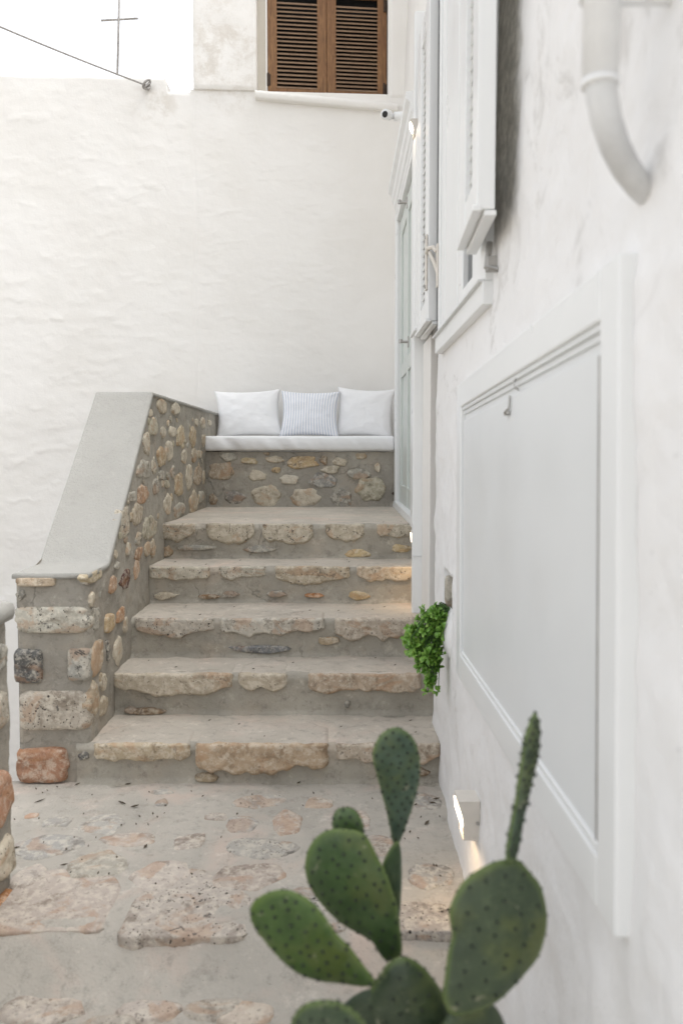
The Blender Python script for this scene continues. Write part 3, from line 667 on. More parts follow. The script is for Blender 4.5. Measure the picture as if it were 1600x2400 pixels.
# seat cushion
def softbox(name, a, b, rad, mat, parent, wr=.004, seed=1, n=(90, 30, 12)):
    me = bmesh.new(); a = np.array(a); b = np.array(b); c = (a+b)/2; h = (b-a)/2
    V = []; idx = {}; Fs = []
    def vid(i, j, k):
        key = (i, j, k)
        if key not in idx:
            idx[key] = len(V); V.append((i/n[0]*2-1, j/n[1]*2-1, k/n[2]*2-1))
        return idx[key]
    for i in range(n[0]):
        for j in range(n[1]):
            for k, fl in ((0, 1), (n[2], 0)):
                q = [vid(i, j, k), vid(i+1, j, k), vid(i+1, j+1, k), vid(i, j+1, k)]; Fs.append(q[::-1] if fl else q)
    for i in range(n[0]):
        for k in range(n[2]):
            for j, fl in ((0, 0), (n[1], 1)):
                q = [vid(i, j, k), vid(i+1, j, k), vid(i+1, j, k+1), vid(i, j, k+1)]; Fs.append(q[::-1] if fl else q)
    for j in range(n[1]):
        for k in range(n[2]):
            for i, fl in ((0, 1), (n[0], 0)):
                q = [vid(i, j, k), vid(i, j+1, k), vid(i, j+1, k+1), vid(i, j, k+1)]; Fs.append(q[::-1] if fl else q)
    V = np.array(V)*h; core = np.sign(V)*np.maximum(np.abs(V)-0, 0)
    inner = np.clip(V, -(h-rad), h-rad); d = V-inner; L = np.linalg.norm(d, axis=1)
    # push the corners round
    k = np.where(L > 1e-6, np.minimum(1, rad/np.maximum(L, 1e-6)), 1); V2 = inner+d*k[:, None]
    V2 = V2+c
    me.free()
    return V2, Fs
V, Fs = softbox('c', (-1.075, 5.985, 1.412), (.412, 6.80, 1.528), .022, None, None)
q = V.copy(); ang = .7; q2 = np.stack([(q[:, 0]*math.cos(ang)+q[:, 2]*math.sin(ang))*14, (-q[:, 0]*math.sin(ang)+q[:, 2]*math.cos(ang))*3, q[:, 1]*3], -1)
w_ = fbm(q2, 1, 3, 9); frontm = sstep((6.02-V[:, 1])/.03)
V[:, 1] -= frontm*(w_*.018+.012*np.cos((V[:, 2]-1.47)/.058*1.5)); V[:, 2] += .004*fbm(V, 3, 3, 8)
seat = link('seat_cushion', mesh('seat_cushion', V, Fs), None, M_FAB)
tag(seat, 'long white seat cushion lying on the stone bench', 'cushion')

def pillow(name, cx, y, zb, wd, ht, thk, lean, yaw, roll, mat, seed, label):
    n = 44; s = np.linspace(-1, 1, n); S, T = np.meshgrid(s, s, indexing='ij')
    def edge(a, b): return a*(1-.11*(1-b*b)**1.0)        # sides pulled in between the corners
    Xp = edge(S, T)*wd/2; Zp = edge(T, S)*ht/2
    Hh = thk/2*((1-np.abs(S)**2.6)*(1-np.abs(T)**2.6))**.42
    q = np.stack([S*2.2+seed*5, T*2.2, 0*S], -1); wr = fbm(q, 1.2, 4, seed)*.012
    # creases from the corners
    for (a, b) in ((-1, -1), (1, -1), (-1, 1), (1, 1)):
        th_ = np.arctan2(T-b*1.02, S-a*1.02); rr_ = np.hypot(S-a, T-b); wr = wr+.006*np.sin(th_*9+seed*2+a)*np.exp(-rr_*2.0)*sstep(rr_*3)
    wr = wr*(1-np.maximum(np.abs(S), np.abs(T))**8)
    A = np.stack([Xp, -(Hh+wr), Zp], -1); B = np.stack([Xp, Hh*.7+wr*0, Zp], -1)
    V = np.vstack([A.reshape(-1, 3), B.reshape(-1, 3)])
    Fs = gridfaces(n, n)+gridfaces(n, n, off=n*n, flip=True)
    me = mesh(name, V, Fs)
    uvl = me.uv_layers.new(name='UVMap'); uvs = np.stack([(S+1)/2, (T+1)/2], -1).reshape(-1, 2); uvs = np.vstack([uvs, uvs])
    for lp in me.loops: uvl.data[lp.index].uv = uvs[lp.vertex_index]
    Mx = Matrix.Translation((cx, y, zb+ht/2*.96)) @ Matrix.Rotation(yaw, 4, 'Z') @ Matrix.Rotation(lean, 4, 'X') @ Matrix.Rotation(roll, 4, 'Y')
    bm_ = bmesh.new(); bm_.from_mesh(me); bmesh.ops.remove_doubles(bm_, verts=bm_.verts, dist=.0008); bm_.to_mesh(me); bm_.free()
    me.transform(Mx)
    o = link(name, me, None, mat); tag(o, label, 'pillow', 'pillows on the bench'); return o
pillow('pillow', -.790, 6.56, 1.530, .57, .415, .16, R(-12), R(6), R(-2.5), M_FAB, 1, 'plain white pillow at the low stone wall end of the bench')
pillow('pillow', -.268, 6.54, 1.530, .51, .405, .17, R(-12), R(-3), R(1), M_STRIPE, 2, 'blue and white pinstriped pillow in the middle of the bench')
pillow('pillow', .200, 6.56, 1.530, .50, .43, .16, R(-8), R(-7), R(3), M_FAB, 3, 'plain white pillow beside the door end of the bench')

# ================================================================== BACK WALLS
SL = .055
def yw(x): return 6.84+SL*(x+.9)
def scoops(P, area, n, seed, a=.006):
    """shallow ledges of whitewashed rubble showing through the plaster"""
    rng = np.random.RandomState(seed); D = np.zeros(P.shape[:2]); X = P[..., 0]; Z = P[..., 2]
    for _ in range(n):
        cx = rng.uniform(area[0], area[1]); cz = rng.uniform(area[2], area[3]); rx = rng.uniform(.05, .19); rz = rx*rng.uniform(.28, .55)
        dx = (X-cx)/rx; dz = (Z-cz)/rz; dz = dz+.25*np.sin(dx*2+_)
        r2 = dx*dx+dz*dz; m = r2 < 1.6
        r_ = np.sqrt(r2); ang_ = np.arctan2(dz, dx)
        edge = 1+.18*np.sin(ang_*3+_)+.1*np.sin(ang_*5+2*_)
        h = sstep((edge-r_)/.16)*np.where(dz < 0, 1, .35)*(.4+.6*sstep((1-dz)/2))
        D += np.where(m, h*a*rng.uniform(.3, 1), 0)
    return D
gw = thing('garden_wall', (-2.4, 6.8, -1.6), 'tall whitewashed wall at the left with a stepped top under the cable', 'wall')
xs = np.linspace(-3.9, -1.305, 210); T = np.linspace(0, 1, 420)
X, TT = np.meshgrid(xs, T, indexing='ij'); topz = 4.64-.115*sstep((X+1.53)/.03)+.012*fbm(np.stack([X*3, 0*X, 0*X], -1), 1, 3, 4)
Zb = -1.66; Z = Zb+(topz-Zb)*TT
P = np.stack([X, yw(X), Z], -1)
D = scoops(P, (-3.9, -1.3, -1.6, 4.3), 380, 3, .0026)*sstep((-1.305-X)/.08)+.011*fbm(P, 1.6, 3, 12)+.003*fbm(P*np.array([1, 1, 1.8]), 9, 3, 13)
P[..., 1] -= D; P[..., 1] += .03*(1-sstep((topz-Z)/.03))
sheet('wall_face', P, M_BACK, gw)
P2 = np.stack([X[:, -1], yw(X[:, -1])+.03, topz[:, -1]], -1); P3 = P2+np.array([0, .30, -.004]); P4 = P3*np.array([1, 1, 0])+np.array([0, 0, -1.66])
sheet('wall_top', np.stack([P2, P2*.3+P3*.7, P3, P4], 1), M_BACK, gw)

bh = thing('house', (-.3, 7.0, -1.6), 'whitewashed house at the end of the stairs with brown louvred shutters', 'house')
xs = np.linspace(-1.305, .70, 170); T = np.linspace(0, 1, 330); X, TT = np.meshgrid(xs, T, indexing='ij')
Z = .8+(4.535-.8)*TT; P = np.stack([X, yw(X), Z], -1)
D = scoops(P, (-1.3, .6, 1.5, 4.3), 120, 8, .0020)*sstep((X+1.305)/.08)+.011*fbm(P, 1.6, 3, 12)+.003*fbm(P*np.array([1, 1, 1.8]), 9, 3, 13)
P[..., 1] -= D-.003*np.exp(-((X+1.275+.015*np.sin(Z*5))/.012)**2)
sheet('wall', P, M_BACK, bh)
def wallblock(x0, x1, z0, z1, proud, seed):
    nx = max(8, int((x1-x0)/.012)); nz = max(8, int((z1-z0)/.02)); X, Z = np.meshgrid(np.linspace(x0, x1, nx), np.linspace(z0, z1, nz), indexing='ij')
    P = np.stack([X, yw(X)-proud, Z], -1)
    P[..., 1] -= .008*fbm(P, 2.6, 3, seed)+.002*fbm(P, 15, 3, seed+1)
    e = np.minimum(np.minimum(X-x0, x1-X), Z-z0); P[..., 1] += .012*(1-sstep(e/.014))
    ring = P
    Pb = P[:, 0].copy(); Pb[:, 1] += .10+proud
    sheet('wall', P, M_BACK, bh)
    sheet('wall', np.stack([Pb, P[:, 0]], 1), M_BACK, bh)
    for k in (0, -1):
        Pe = P[k].copy(); Pe2 = Pe.copy(); Pe2[:, 1] += .16+proud
        sheet('wall', np.stack([Pe, Pe2], 0), M_BACK, bh)
wallblock(-1.275, -.735, 4.532, 6.6, .028, 3)
wallblock(.425, .70, 4.50, 6.6, .010, 6)
wallblock(-.735, .425, 5.62, 6.6, .02, 9)
BM().box((-1.27, 7.12, 4.50), (.9, 9.0, 6.6), .0).build('wall', M_BACK, bh)
BM().box((-1.30, 6.90, .4), (.9, 7.05, 4.50), .0).build('wall', M_BACK, bh)
# recessed window: beige surround, shutters, sill
RY = yw(-.2)+.05
s = BM()
s.box((-.742, RY, 4.50), (-.665, RY+.06, 5.64), .002); s.build('window_surround', M_BEIGE, bh)
BM().box((-.664, RY-.012, 4.50), (-.648, RY+.05, 5.64), .003).build('window_frame', M_FAR, bh)
BM().box((.407, RY-.012, 4.46), (.428, RY+.17, 5.64), .004).build('window_frame', M_FAR, bh)
BM().box((-.66, RY+.17, 4.45), (.43, RY+.175, 5.64), 0).build('dark_room', M_DARK, bh)
# sill, slightly out of level like the photo's, with chipped edge
V = []
cs = [(-.742, 4.515), (.492, 4.415)]
nx = 120; xs = np.linspace(0, 1, nx); prof = [(.12, .004), (.0, .002), (-.045, 0), (-.058, -.006), (-.060, -.03), (-.056, -.060), (-.048, -.066), (.0, -.066), (.12, -.066)]
P = np.zeros((nx, len(prof), 3))
for k, (dy, dz) in enumerate(prof):
    xx = -.745+xs*1.235; P[:, k, 0] = xx; P[:, k, 1] = yw(xx)+dy; P[:, k, 2] = 4.522-.085*xs+dz
P[:, 2:7, 1] += .004*fbm(P[:, 2:7], 30, 3, 3); P[:, 2:5, 2] += .005*np.clip(fbm(P[:, 2:5], 25, 3, 4), -1, .1)
sill = sheet('sill', P, M_FAR, bh)
for k in (0, -1):
    c_ = P[k].mean(axis=0); link('sill', mesh('sill', np.vstack([P[k], c_]), [(i, i+1, len(prof)) for i in range(len(prof)-1)]), bh, M_FAR)
MSH = Matrix.Translation((-.646, RY, 0)) @ Matrix.Rotation(math.atan(.10), 4, 'Z') @ Matrix.Translation((.646, -RY, 0))
def wshutter(x0, x1, zl, zr, ztop, hinge_left):
    y0 = RY-.008; y1 = RY+.026; st = .082; xm = (x0+x1)/2; z0 = (zl+zr)/2
    Msh = MSH
    b = BM()
    b.box((x0, y0, z0), (x0+st, y1, ztop), .004, Msh); b.box((x1-st, y0, z0), (x1, y1, ztop), .004, Msh)
    b.box((x0+st, y0+.002, z0), (x1-st, y1-.002, z0+.055), .003, Msh); b.box((x0+st, y0+.002, ztop-.10), (x1-st, y1-.002, ztop), .003, Msh)
    sho = b.build('shutter', M_WOOD, bh)
    sho['label'] = 'brown louvred shutter leaf, %s one' % ('left' if hinge_left else 'right')
    n = 19 if hinge_left else 20; za = z0+.070; zz = np.linspace(za, 4.522+.735+.0, n)
    nall = int((ztop-.12-za)/(zz[1]-zz[0])); me0 = None
    for k in range(nall):
        zc = za+k*(zz[1]-zz[0])
        if me0 is None:
            sb = BM(); sb.box((-(x1-x0)/2+st-.004, -.021, -.004), ((x1-x0)/2-st+.004, .021, .004), .0015, Matrix.Rotation(R(40), 4, 'X'))
            so = sb.build('slat', M_SLAT, sho); me0 = so.data
        else:
            so = bpy.data.objects.new('slat', me0); COL.objects.link(so); so.parent = sho
            so.matrix_parent_inverse = Matrix.Translation(-base_of(sho))
        so.matrix_basis = MSH @ Matrix.Translation((xm, RY+.010, zc+.002))
    return sho
s1 = wshutter(-.646, -.130, 4.542, 4.542, 5.50, True); s2 = wshutter(-.127, .405, 4.542, 4.542, 5.50, False)
for (x, z, p) in ((-.642, 4.66, s1), (.382, 4.62, s2), (.386, 5.34, s2)):
    BM().tube([(x, RY-.016, z-.05), (x, RY-.016, z+.055)], .011, 8).box((x-.006, RY-.012, z-.045), (x+.022, RY-.006, z+.05), .001).build('hinge', M_RUST, p).data.transform(MSH)

# ================================================================== RIGHT HOUSE
rh = thing('house', (.6, 3.0, 0), 'white house along the right side with shuttered window, tall door and pale wall panel', 'house')
def xnear(y, z): return .418+.010*np.clip((z-.8), 0, 3)-.012*np.exp(-np.clip(z+.0, 0, 5)*5)
ys = np.linspace(.25, 3.50, 330); zs = np.linspace(-.16, 3.7, 330); Yg, Zg = np.meshgrid(ys, zs, indexing='ij')
P = np.stack([xnear(Yg, Zg), Yg, Zg], -1)
D = .018*fbm(P, 2.6, 4, 61)+.007*fbm(P, 11, 4, 62)+.0015*fbm(P, 50, 2, 63)
keep = 1-sstep((Zg-1.55)/.15)*sstep((2.0-Yg)/-.2)*.6
P[..., 0] -= D*keep
# rounded far end
e = sstep((Yg-3.42)/.08); P[..., 0] += e*e*.10; P[..., 1] -= e*.01
# planter pocket (niche) cut in the wall
nm = ((Yg > 2.86) & (Yg < 3.10) & (Zg > .70) & (Zg < .93)); P[..., 0] += np.where(nm, .09, 0)
def inbox(y0, y1, z0, z1): return (P[..., 1] > y0) & (P[..., 1] < y1) & (P[..., 2] > z0) & (P[..., 2] < z1)
zt_ = P[..., 2]+.037*(P[..., 1]-1.885)
hm = (P[..., 1] > 1.13) & (P[..., 1] < 2.65) & (zt_ > .70) & (zt_ < 1.62); P[..., 0] += np.where(hm, .05, 0)
wm = inbox(2.23, 3.24, 1.85, 3.42); P[..., 0] += np.where(wm, .06, 0)
wallr = sheet('wall', P, M_RIGHT, rh, flip=True)
BM().box((.52, .25, -.16), (2.5, 3.42, 3.7), 0).build('wall', M_FAR, rh)
# far section with the door
ys = np.linspace(3.45, 7.3, 240); zs = np.linspace(.1, 6.6, 260); Yg, Zg = np.meshgrid(ys, zs, indexing='ij')
P = np.stack([.462+.036*np.clip(Zg-2.3, 0, 4), Yg, Zg], -1); P[..., 0] -= .008*fbm(P, 2, 3, 71)+.002*fbm(P, 12, 3, 72)
sheet('wall', P, M_FAR, rh, flip=True)
# lower plaster lip where the steps meet the wall
# pilaster
BM().box((.366, 3.955, .55), (.462, 4.00, 3.60), .006).build('pilaster', M_WHITE, rh)
BM().box((.364, 3.950, .862), (.464, 3.954, .868), .001).build('pilaster_joint', M_PANEL, rh)
BM().box((.416, 3.63, .42), (.47, 3.955, 1.95), .004).build('pilaster', M_FAR, rh)
BM().box((.45, 3.47, .42), (.47, 3.63, 1.95), 0).build('gap_shade', M_RUST, rh)  # dark box set in the recess, its shade put into the colour
# door
d = BM(); d.box((.410, 5.885, .985), (.470, 6.0, 3.22), .006); d.box((.418, 5.86, .985), (.470, 5.885, 3.20), .004)
d.build('door_frame', M_WHITE, rh)
d = BM(); d.box((.410, 4.46, .985), (.470, 4.575, 3.22), .006); d.build('door_frame', M_WHITE, rh)
BM().box((.412, 4.575, 3.13), (.47, 5.86, 3.22), .004).build('door_frame', M_WHITE, rh)
door = BM(); door.box((.455, 4.575, .99), (.475, 5.86, 3.13), .002)
dd = door.build('door', M_DOORP, rh)
for (a, b_) in ((4.60, 4.70), (5.17, 5.27), (5.74, 5.84)):
    BM().box((.440, a, 1.0), (.456, b_, 3.12), .003).build('stile', M_DOORP, dd)
for (a, b_) in ((1.0, 1.16), (1.95, 2.05), (3.0, 3.12)):
    BM().box((.443, 4.70, a), (.456, 5.74, b_), .003).build('rail', M_DOORP, dd)
# cornice over the door: crown profile
pf = [(.47, 3.10), (.425, 3.12), (.420, 3.15), (.408, 3.16), (.405, 3.19), (.395, 3.20), (.390, 3.235), (.378, 3.25), (.374, 3.29), (.352, 3.31), (.350, 3.345), (.47, 3.36)]
BM().prism([(a, z+.02) for a, z in pf], 4.30, 5.86).build('cornice', M_WHITE, rh)
# plaster threshold lip
th_ = BM(); th_.prism([(.405, .965), (.400, .985), (.405, 1.02), (.47, 1.03), (.47, .965)], 4.42, 6.0); th_.build('threshold', M_WHITE, rh, False)
BM().tube([(.415, 5.99, 1.085), (.398, 5.985, 1.075)], .011, 8).build('door_stop', M_RUST, rh)

# window on the right: frame, glass, sill
wf = BM(); wf.box((.398, 2.195, 1.818), (.46, 3.30, 1.885), .004)
wf.box((.404, 2.20, 1.885), (.46, 2.27, 3.45), .004); wf.box((.404, 3.22, 1.885), (.46, 3.265, 3.45), .004)
wfo = wf.build('window_frame', M_WHITE, rh)
BM().box((.4075, 3.266, 1.89), (.46, 3.33, 3.45), 0).build('slit_shade', M_BLACK, wfo)  # black strip painted in for the shadowed slit behind the far leaf
for (a, b_) in ((2.27, 2.46), (2.66, 2.76), (2.775, 3.10), (3.115, 3.22)):
    BM().box((.412, a, 1.89), (.45, b_, 3.44), .005).build('casement', M_WHITE, wfo)
for (a, b_) in ((2.46, 2.66),):
    BM().box((.412, a, 1.89), (.45, b_, 1.955), .005).build('casement', M_WHITE, wfo)
    BM().box((.432, a, 1.955), (.438, b_, 3.44), 0).build('pane', M_GLASS, wfo)
BM().box((.385, 2.20, 1.883), (.404, 3.30, 1.890), .002).build('sill_edge', M_PANEL, wfo)

def rshutter(p_far, p_near, zb, zt, thick=.038, lab='', st=.072, louvred=True, tilt=-48):
    """p_far, p_near: (x, y) of the outer face's two lower corners"""
    a = Vector((*p_near, 0)); b = Vector((*p_far, 0)); L = (b-a).length; e = (b-a).normalized()
    nrm = Vector((e.y, -e.x, 0));
    if nrm.x < 0: nrm = -nrm        # into the wall
    Mx = Matrix(((nrm.x, e.x, 0, a.x), (nrm.y, e.y, 0, a.y), (0, 0, 1, zb), (0, 0, 0, 1)))
    H = zt-zb
    s = BM(); s.box((0, 0, 0), (thick, st, H), .003, Mx); s.box((0, L-st, 0), (thick, L, H), .003, Mx)
    s.box((.003, st, 0), (thick-.003, L-st, .10), .002, Mx); s.box((.003, st, H-.1), (thick-.003, L-st, H), .002, Mx)
    so = s.build('shutter', M_WHITE, rh); so['label'] = lab
    BM().box((-.010, -.002, -.004), (.012, L+.002, .012), .003, Mx).box((.018, -.001, -.016), (thick+.004, L+.001, -.002), .003, Mx).build('drip_rail', M_WHITE, so)
    me0 = None; z = .125
    if not louvred: BM().box((.004, st, .10), (thick-.004, L-st, H-.1), 0, Mx).build('panel', M_WHITE, so)
    while louvred and z < H-.11:
        if me0 is None:
            k = BM(); k.box((-.017, st-.003, -.003), (.017, L-st+.003, .003), .001, Matrix.Rotation(R(tilt), 4, 'Y'))
            o = k.build('slat', M_WHITE, so); me0 = o.data
        else:
            o = bpy.data.objects.new('slat', me0); COL.objects.link(o); o.parent = so; o.matrix_parent_inverse = Matrix.Translation(-base_of(so))
        o.matrix_basis = Mx @ Matrix.Translation((thick/2, 0, z)); z += .034
    return so
rshutter((.345, 2.27), (.328, 1.90), 1.99, 3.36, .044, 'near white louvred shutter leaf', .105, True, -58)
lb = rshutter((.3665, 3.78), (.371, 3.335), 1.965, 3.36, .038, 'far white louvred shutter leaf', .13, True, -66)
rshutter((.366, 4.05), (.366, 3.80), 2.0, 2.98, .030, 'narrow white shutter leaf beyond the window', .05, False)
# shutter catch on the far leaf
c = BM()
c.box((.362, 3.345, 2.10), (.369, 3.385, 2.335), .003)
c.tube([(.364, 3.33, 2.25), (.366, 3.30, 2.262), (.385, 3.28, 2.262), (.398, 3.265, 2.24)], .009, 8)
c.tube([(.372, 3.30, 2.245), (.388, 3.275, 2.20), (.404, 3.25, 2.14)], .008, 8)
c.box((.396, 3.245, 2.09), (.404, 3.275, 2.27), .003)
c.build('shutter_catch', M_LAMP, rh)
for z in (2.325, 2.115): BM().tube([(.359, 3.365, z), (.364, 3.365, z)], .008, 8).build('screw', M_METAL, rh)
for (y, z) in ((4.30, 2.77), (4.18, 1.995)):
    BM().tube([(.36, y, z), (.318, y, z)], .007, 8).tube([(.318, y, z-.006), (.318, y, z+.014)], .010, 8).box((.356, y-.012, z-.03), (.362, y+.012, z+.03), .002).build('shutter_stay', M_METAL, rh)
BM().tube([(.41, 2.16, 1.98), (.40, 2.15, 1.91), (.43, 2.13, 1.90)], .009, 8).box((.40, 2.14, 1.90), (.43, 2.17, 1.94), .002).build('shutter_hinge', M_METAL, rh)

_before = set(bpy.data.objects)
# wall panel (hatch) close to the viewer
pn = BM(); XO = .399; Y0, Y1, Z0, Z1 = 1.122, 2.675, .660, 1.660; ft = .082
pn.box((XO, Y0, Z0), (.445, Y0+ft, Z1), .004); pn.box((XO, Y1-ft, Z0), (.445, Y1, Z1), .004)
pn.box((XO, Y0+ft, Z1-ft), (.445, Y1-ft, Z1), .004); pn.box((XO, Y0+ft, Z0), (.445, Y1-ft, Z0+ft), .004)
po = pn.build('hatch_frame', M_WHITE, rh)
BM().box((.416, Y0+ft, Z0+ft), (.44, Y1-ft, Z1-ft), .001).build('hatch_panel', M_PANEL, rh)
BM().box((.4075, Y0+ft+.028, Z0+ft+.012), (.4165, Y1-ft-.012, Z1-ft-.045), .003).build('hatch_panel', M_PANEL, rh)
BM().box((.4060, Y0+ft+.020, Z0+ft+.01), (.4165, Y0+ft+.0265, Z1-ft-.05), 0).build('gap_shade', M_METAL, po)  # thin dark strip painting the shade of the groove beside the panel
BM().box((.405, Y0+ft, Z1-ft-.012), (.416, Y1-ft, Z1-ft), .002).box((.411, Y0+ft, Z1-ft-.026), (.416, Y1-ft, Z1-ft-.012), .002).build('trim', M_PANEL, rh)
BM().box((.403, Y0+ft, Z0+ft), (.416, Y1-ft, Z0+ft+.014), .003).build('trim', M_WHITE, rh)
BM().tube([(.412, 1.80, 1.575), (.398, 1.795, 1.56), (.400, 1.785, 1.545), (.410, 1.79, 1.54)], .0022, 6).tube([(.404, 1.86, 1.535), (.402, 1.86, 1.505), (.396, 1.88, 1.497), (.402, 1.90, 1.493)], .003, 6).box((.398, 1.865, 1.49), (.407, 1.90, 1.500), .002).build('hook', M_METAL, rh)
_h = Matrix.Translation((0, 1.885, 1.66)) @ Matrix.Rotation(-.037, 4, 'X') @ Matrix.Translation((0, -1.885, -1.66))
for _o in set(bpy.data.objects)-_before: _o.data.transform(_h)
# worn mortar showing above the planter pocket
BM().box((.50, 2.84, .68), (.512, 3.12, .95), .0).build('niche_back', M_MORTAR, rh)
v_ = BM(); v_.b.free(); v_.b = bmesh.new()
stone(rh, (.412, 2.99, .86), (0, -1, 0), (0, 0, 1), .04, .075, (.40, .37, .31), .2, .003, 2.2, .3)
# white plaster lip of the planter pocket
n = 30; a = np.linspace(-1, 1, n); b_ = np.linspace(0, 1, 12); A, Bq = np.meshgrid(a, b_, indexing='ij')
P = np.stack([.43-.05*np.sin(Bq*np.pi*.55+.15)*np.sqrt(np.clip(1-A**4, 0, 1)), 2.97+A*.13, .80-.19*Bq], -1); P[..., 0] += .03*Bq**3
sheet('planter_lip', P, M_RIGHT, rh, flip=False)

# ================================================================== HANGING PLANT
pl = thing('trailing_plant', (.40, 3.0, .80), 'bright green trailing succulent spilling from the white wall beside the steps', 'plant')
rng = random.Random(12)
def rosette_mesh(seed, n=10, ln=.026):
    r = random.Random(seed); V = []; Fc = []
    for k in range(n):
        az = k*2.4+r.uniform(-.3, .3); el = r.uniform(.1, 1.25); L = ln*r.uniform(.7, 1.15); wd = L*.21
        dr = Vector((math.cos(az)*math.cos(el), math.sin(az)*math.cos(el), math.sin(el))); sd2 = dr.cross(Vector((0, 0, 1))).normalized(); up = sd2.cross(dr)
        i = len(V)
        for (t, wf_, c) in ((0, .12, 0), (.35, .45, .0), (.7, 1.0, .06), (.9, .8, .02), (1.0, .25, -.03)):
            p = dr*L*t+up*c*L*2
            V.append(p-sd2*wd*wf_+up*.002*wf_); V.append(p-up*.0006); V.append(p+sd2*wd*wf_+up*.002*wf_)
        for q in range(4):
            a0 = i+q*3; Fc.append((a0, a0+1, a0+4, a0+3)); Fc.append((a0+1, a0+2, a0+5, a0+4))
    return mesh('leaf_rosette', V, Fc)
prot = [rosette_mesh(s, 9+s % 3) for s in range(5)]
for m_ in prot: m_.materials.append(M_LEAF); m_.polygons.foreach_set('use_smooth', [True]*len(m_.polygons))
src = Vector((.43, 2.98, .79)); sb = BM(); nros = 0
targets = []
def tgt(u, v, y): p = onplane(u, v, (0, y, 0), (0, 1, 0)); return Vector(p)
for k in range(95):
    t = rng.random()
    # main tuft
    a = rng.uniform(0, 2*math.pi); r_ = math.sqrt(rng.random())
    u = 1003+52*r_*math.cos(a); v = 1492+62*r_*math.sin(a)
    if v < 1465 and u < 985: u += 22
    targets.append(tgt(u, v, 3.0-.07*rng.random()+.03*math.cos(a)*0+(rng.random()-.5)*.06))
for k in range(16): targets.append(tgt(rng.uniform(1020, 1052), rng.uniform(1428, 1470), 2.98+rng.uniform(-.05, .03)))
for k in range(20): targets.append(tgt(rng.uniform(985, 1030), rng.uniform(1545, 1578), 2.98+rng.uniform(-.05, .03)))
for k in range(9): targets.append(tgt(rng.gauss(1018, 11), rng.gauss(1602, 8), 2.97+rng.uniform(-.02, .02)))
targets += [tgt(1018, 1585, 2.97)]
for k, p in enumerate(targets):
    o = bpy.data.objects.new('leaf_rosette', prot[k % 5]); COL.objects.link(o); o.parent = pl; o.matrix_parent_inverse = Matrix.Translation(-base_of(pl))
    out_d = Vector((-.6+rng.uniform(-.5, .2), -.5+rng.uniform(-.5, .4), .55+rng.uniform(-.5, .4)))
    o.location = p; o.rotation_euler = out_d.to_track_quat('Z', 'X').to_euler(); s_ = rng.uniform(1.0, 1.6); o.scale = (s_, s_, s_)
    mid = src.lerp(p, .5)+Vector((-.02, -.01, .03))
    if k % 2 == 0 or k > 110: sb.tube([src+Vector((0, rng.uniform(-.04, .04), 0)), mid, p], [.0028, .0022, .0016], 5, False)
st = sb.build('stem', M_STEM, pl, True)

# ================================================================== WALL LAMPS
def wall_lamp(xw, y0, y1, z0, z1, label, power, glow_face=True):
    """box shaped lamp whose front edge is scooped and lit"""
    t = thing('wall_lamp', (xw, (y0+y1)/2, (z0+z1)/2), label, 'lamp', 'outdoor wall lamps')
    xf = xw-.060; H = z1-z0
    pr = [(xw-.008, z0), (xw-.008, z1)]
    n = 10
    pr += [(xf-.013+.002*k/ n, z1-.004*0-(k/n)*.004) for k in (0,)]
    pr += [(xf-.014+.016*math.sin(k/n*math.pi/2), z1-.010-.72*H*0-(H*.55)*(k/n)) for k in range(n+1)]
    pr += [(xf+.003, z0)]
    b = BM(); b.prism(pr, y0, y1); bo = b.build('lamp_body', M_LAMP, t)
    BM().box((xw-.008, y0+.008, z0+.012), (xw+.02, y1-.008, z1-.02), 0).build('back_plate', M_BLACK, t)
    # lit diffuser on the front
    BM().prism([(xf-.0165, z1-.014), (xf-.0165+.003, z1-.40*H), (xf-.002, z1-.68*H), (xf+.004, z1-.66*H), (xf-.004, z1-.02)], y0+.006, y1-.006).build('diffuser', M_GLOW, t)
    BM().tube([(xf+.045, y0-.001, z0+.45*H), (xf+.045, y0-.004, z0+.45*H)], .0055, 10).build('screw', M_METAL, t)
    L = bpy.data.lights.new('lamp_light', 'SPOT'); L.energy = power; L.color = (1, .70, .40); L.shadow_soft_size = .025; L.spot_size = R(150); L.spot_blend = 1
    lo = bpy.data.objects.new('lamp_light', L); COL.objects.link(lo); lo.parent = t; lo.matrix_parent_inverse = Matrix.Translation(-base_of(t))
    lo.location = (xf-.035, (y0+y1)/2, z0+.3*H); lo.rotation_euler = (0, R(-14), 0)
    return t
wall_lamp(.424, 2.25, 2.33, .232, .352, 'cream wall lamp glowing low on the wall behind the cactus', .55)
wall_lamp(.445, 4.03, 4.11, .845, .985, 'cream wall lamp glowing beside the stairs behind the white pilaster', .65)
wall_lamp(.418, 3.93, 3.99, 2.985, 3.065, 'cream wall lamp glowing high up next to the door cornice', .15)

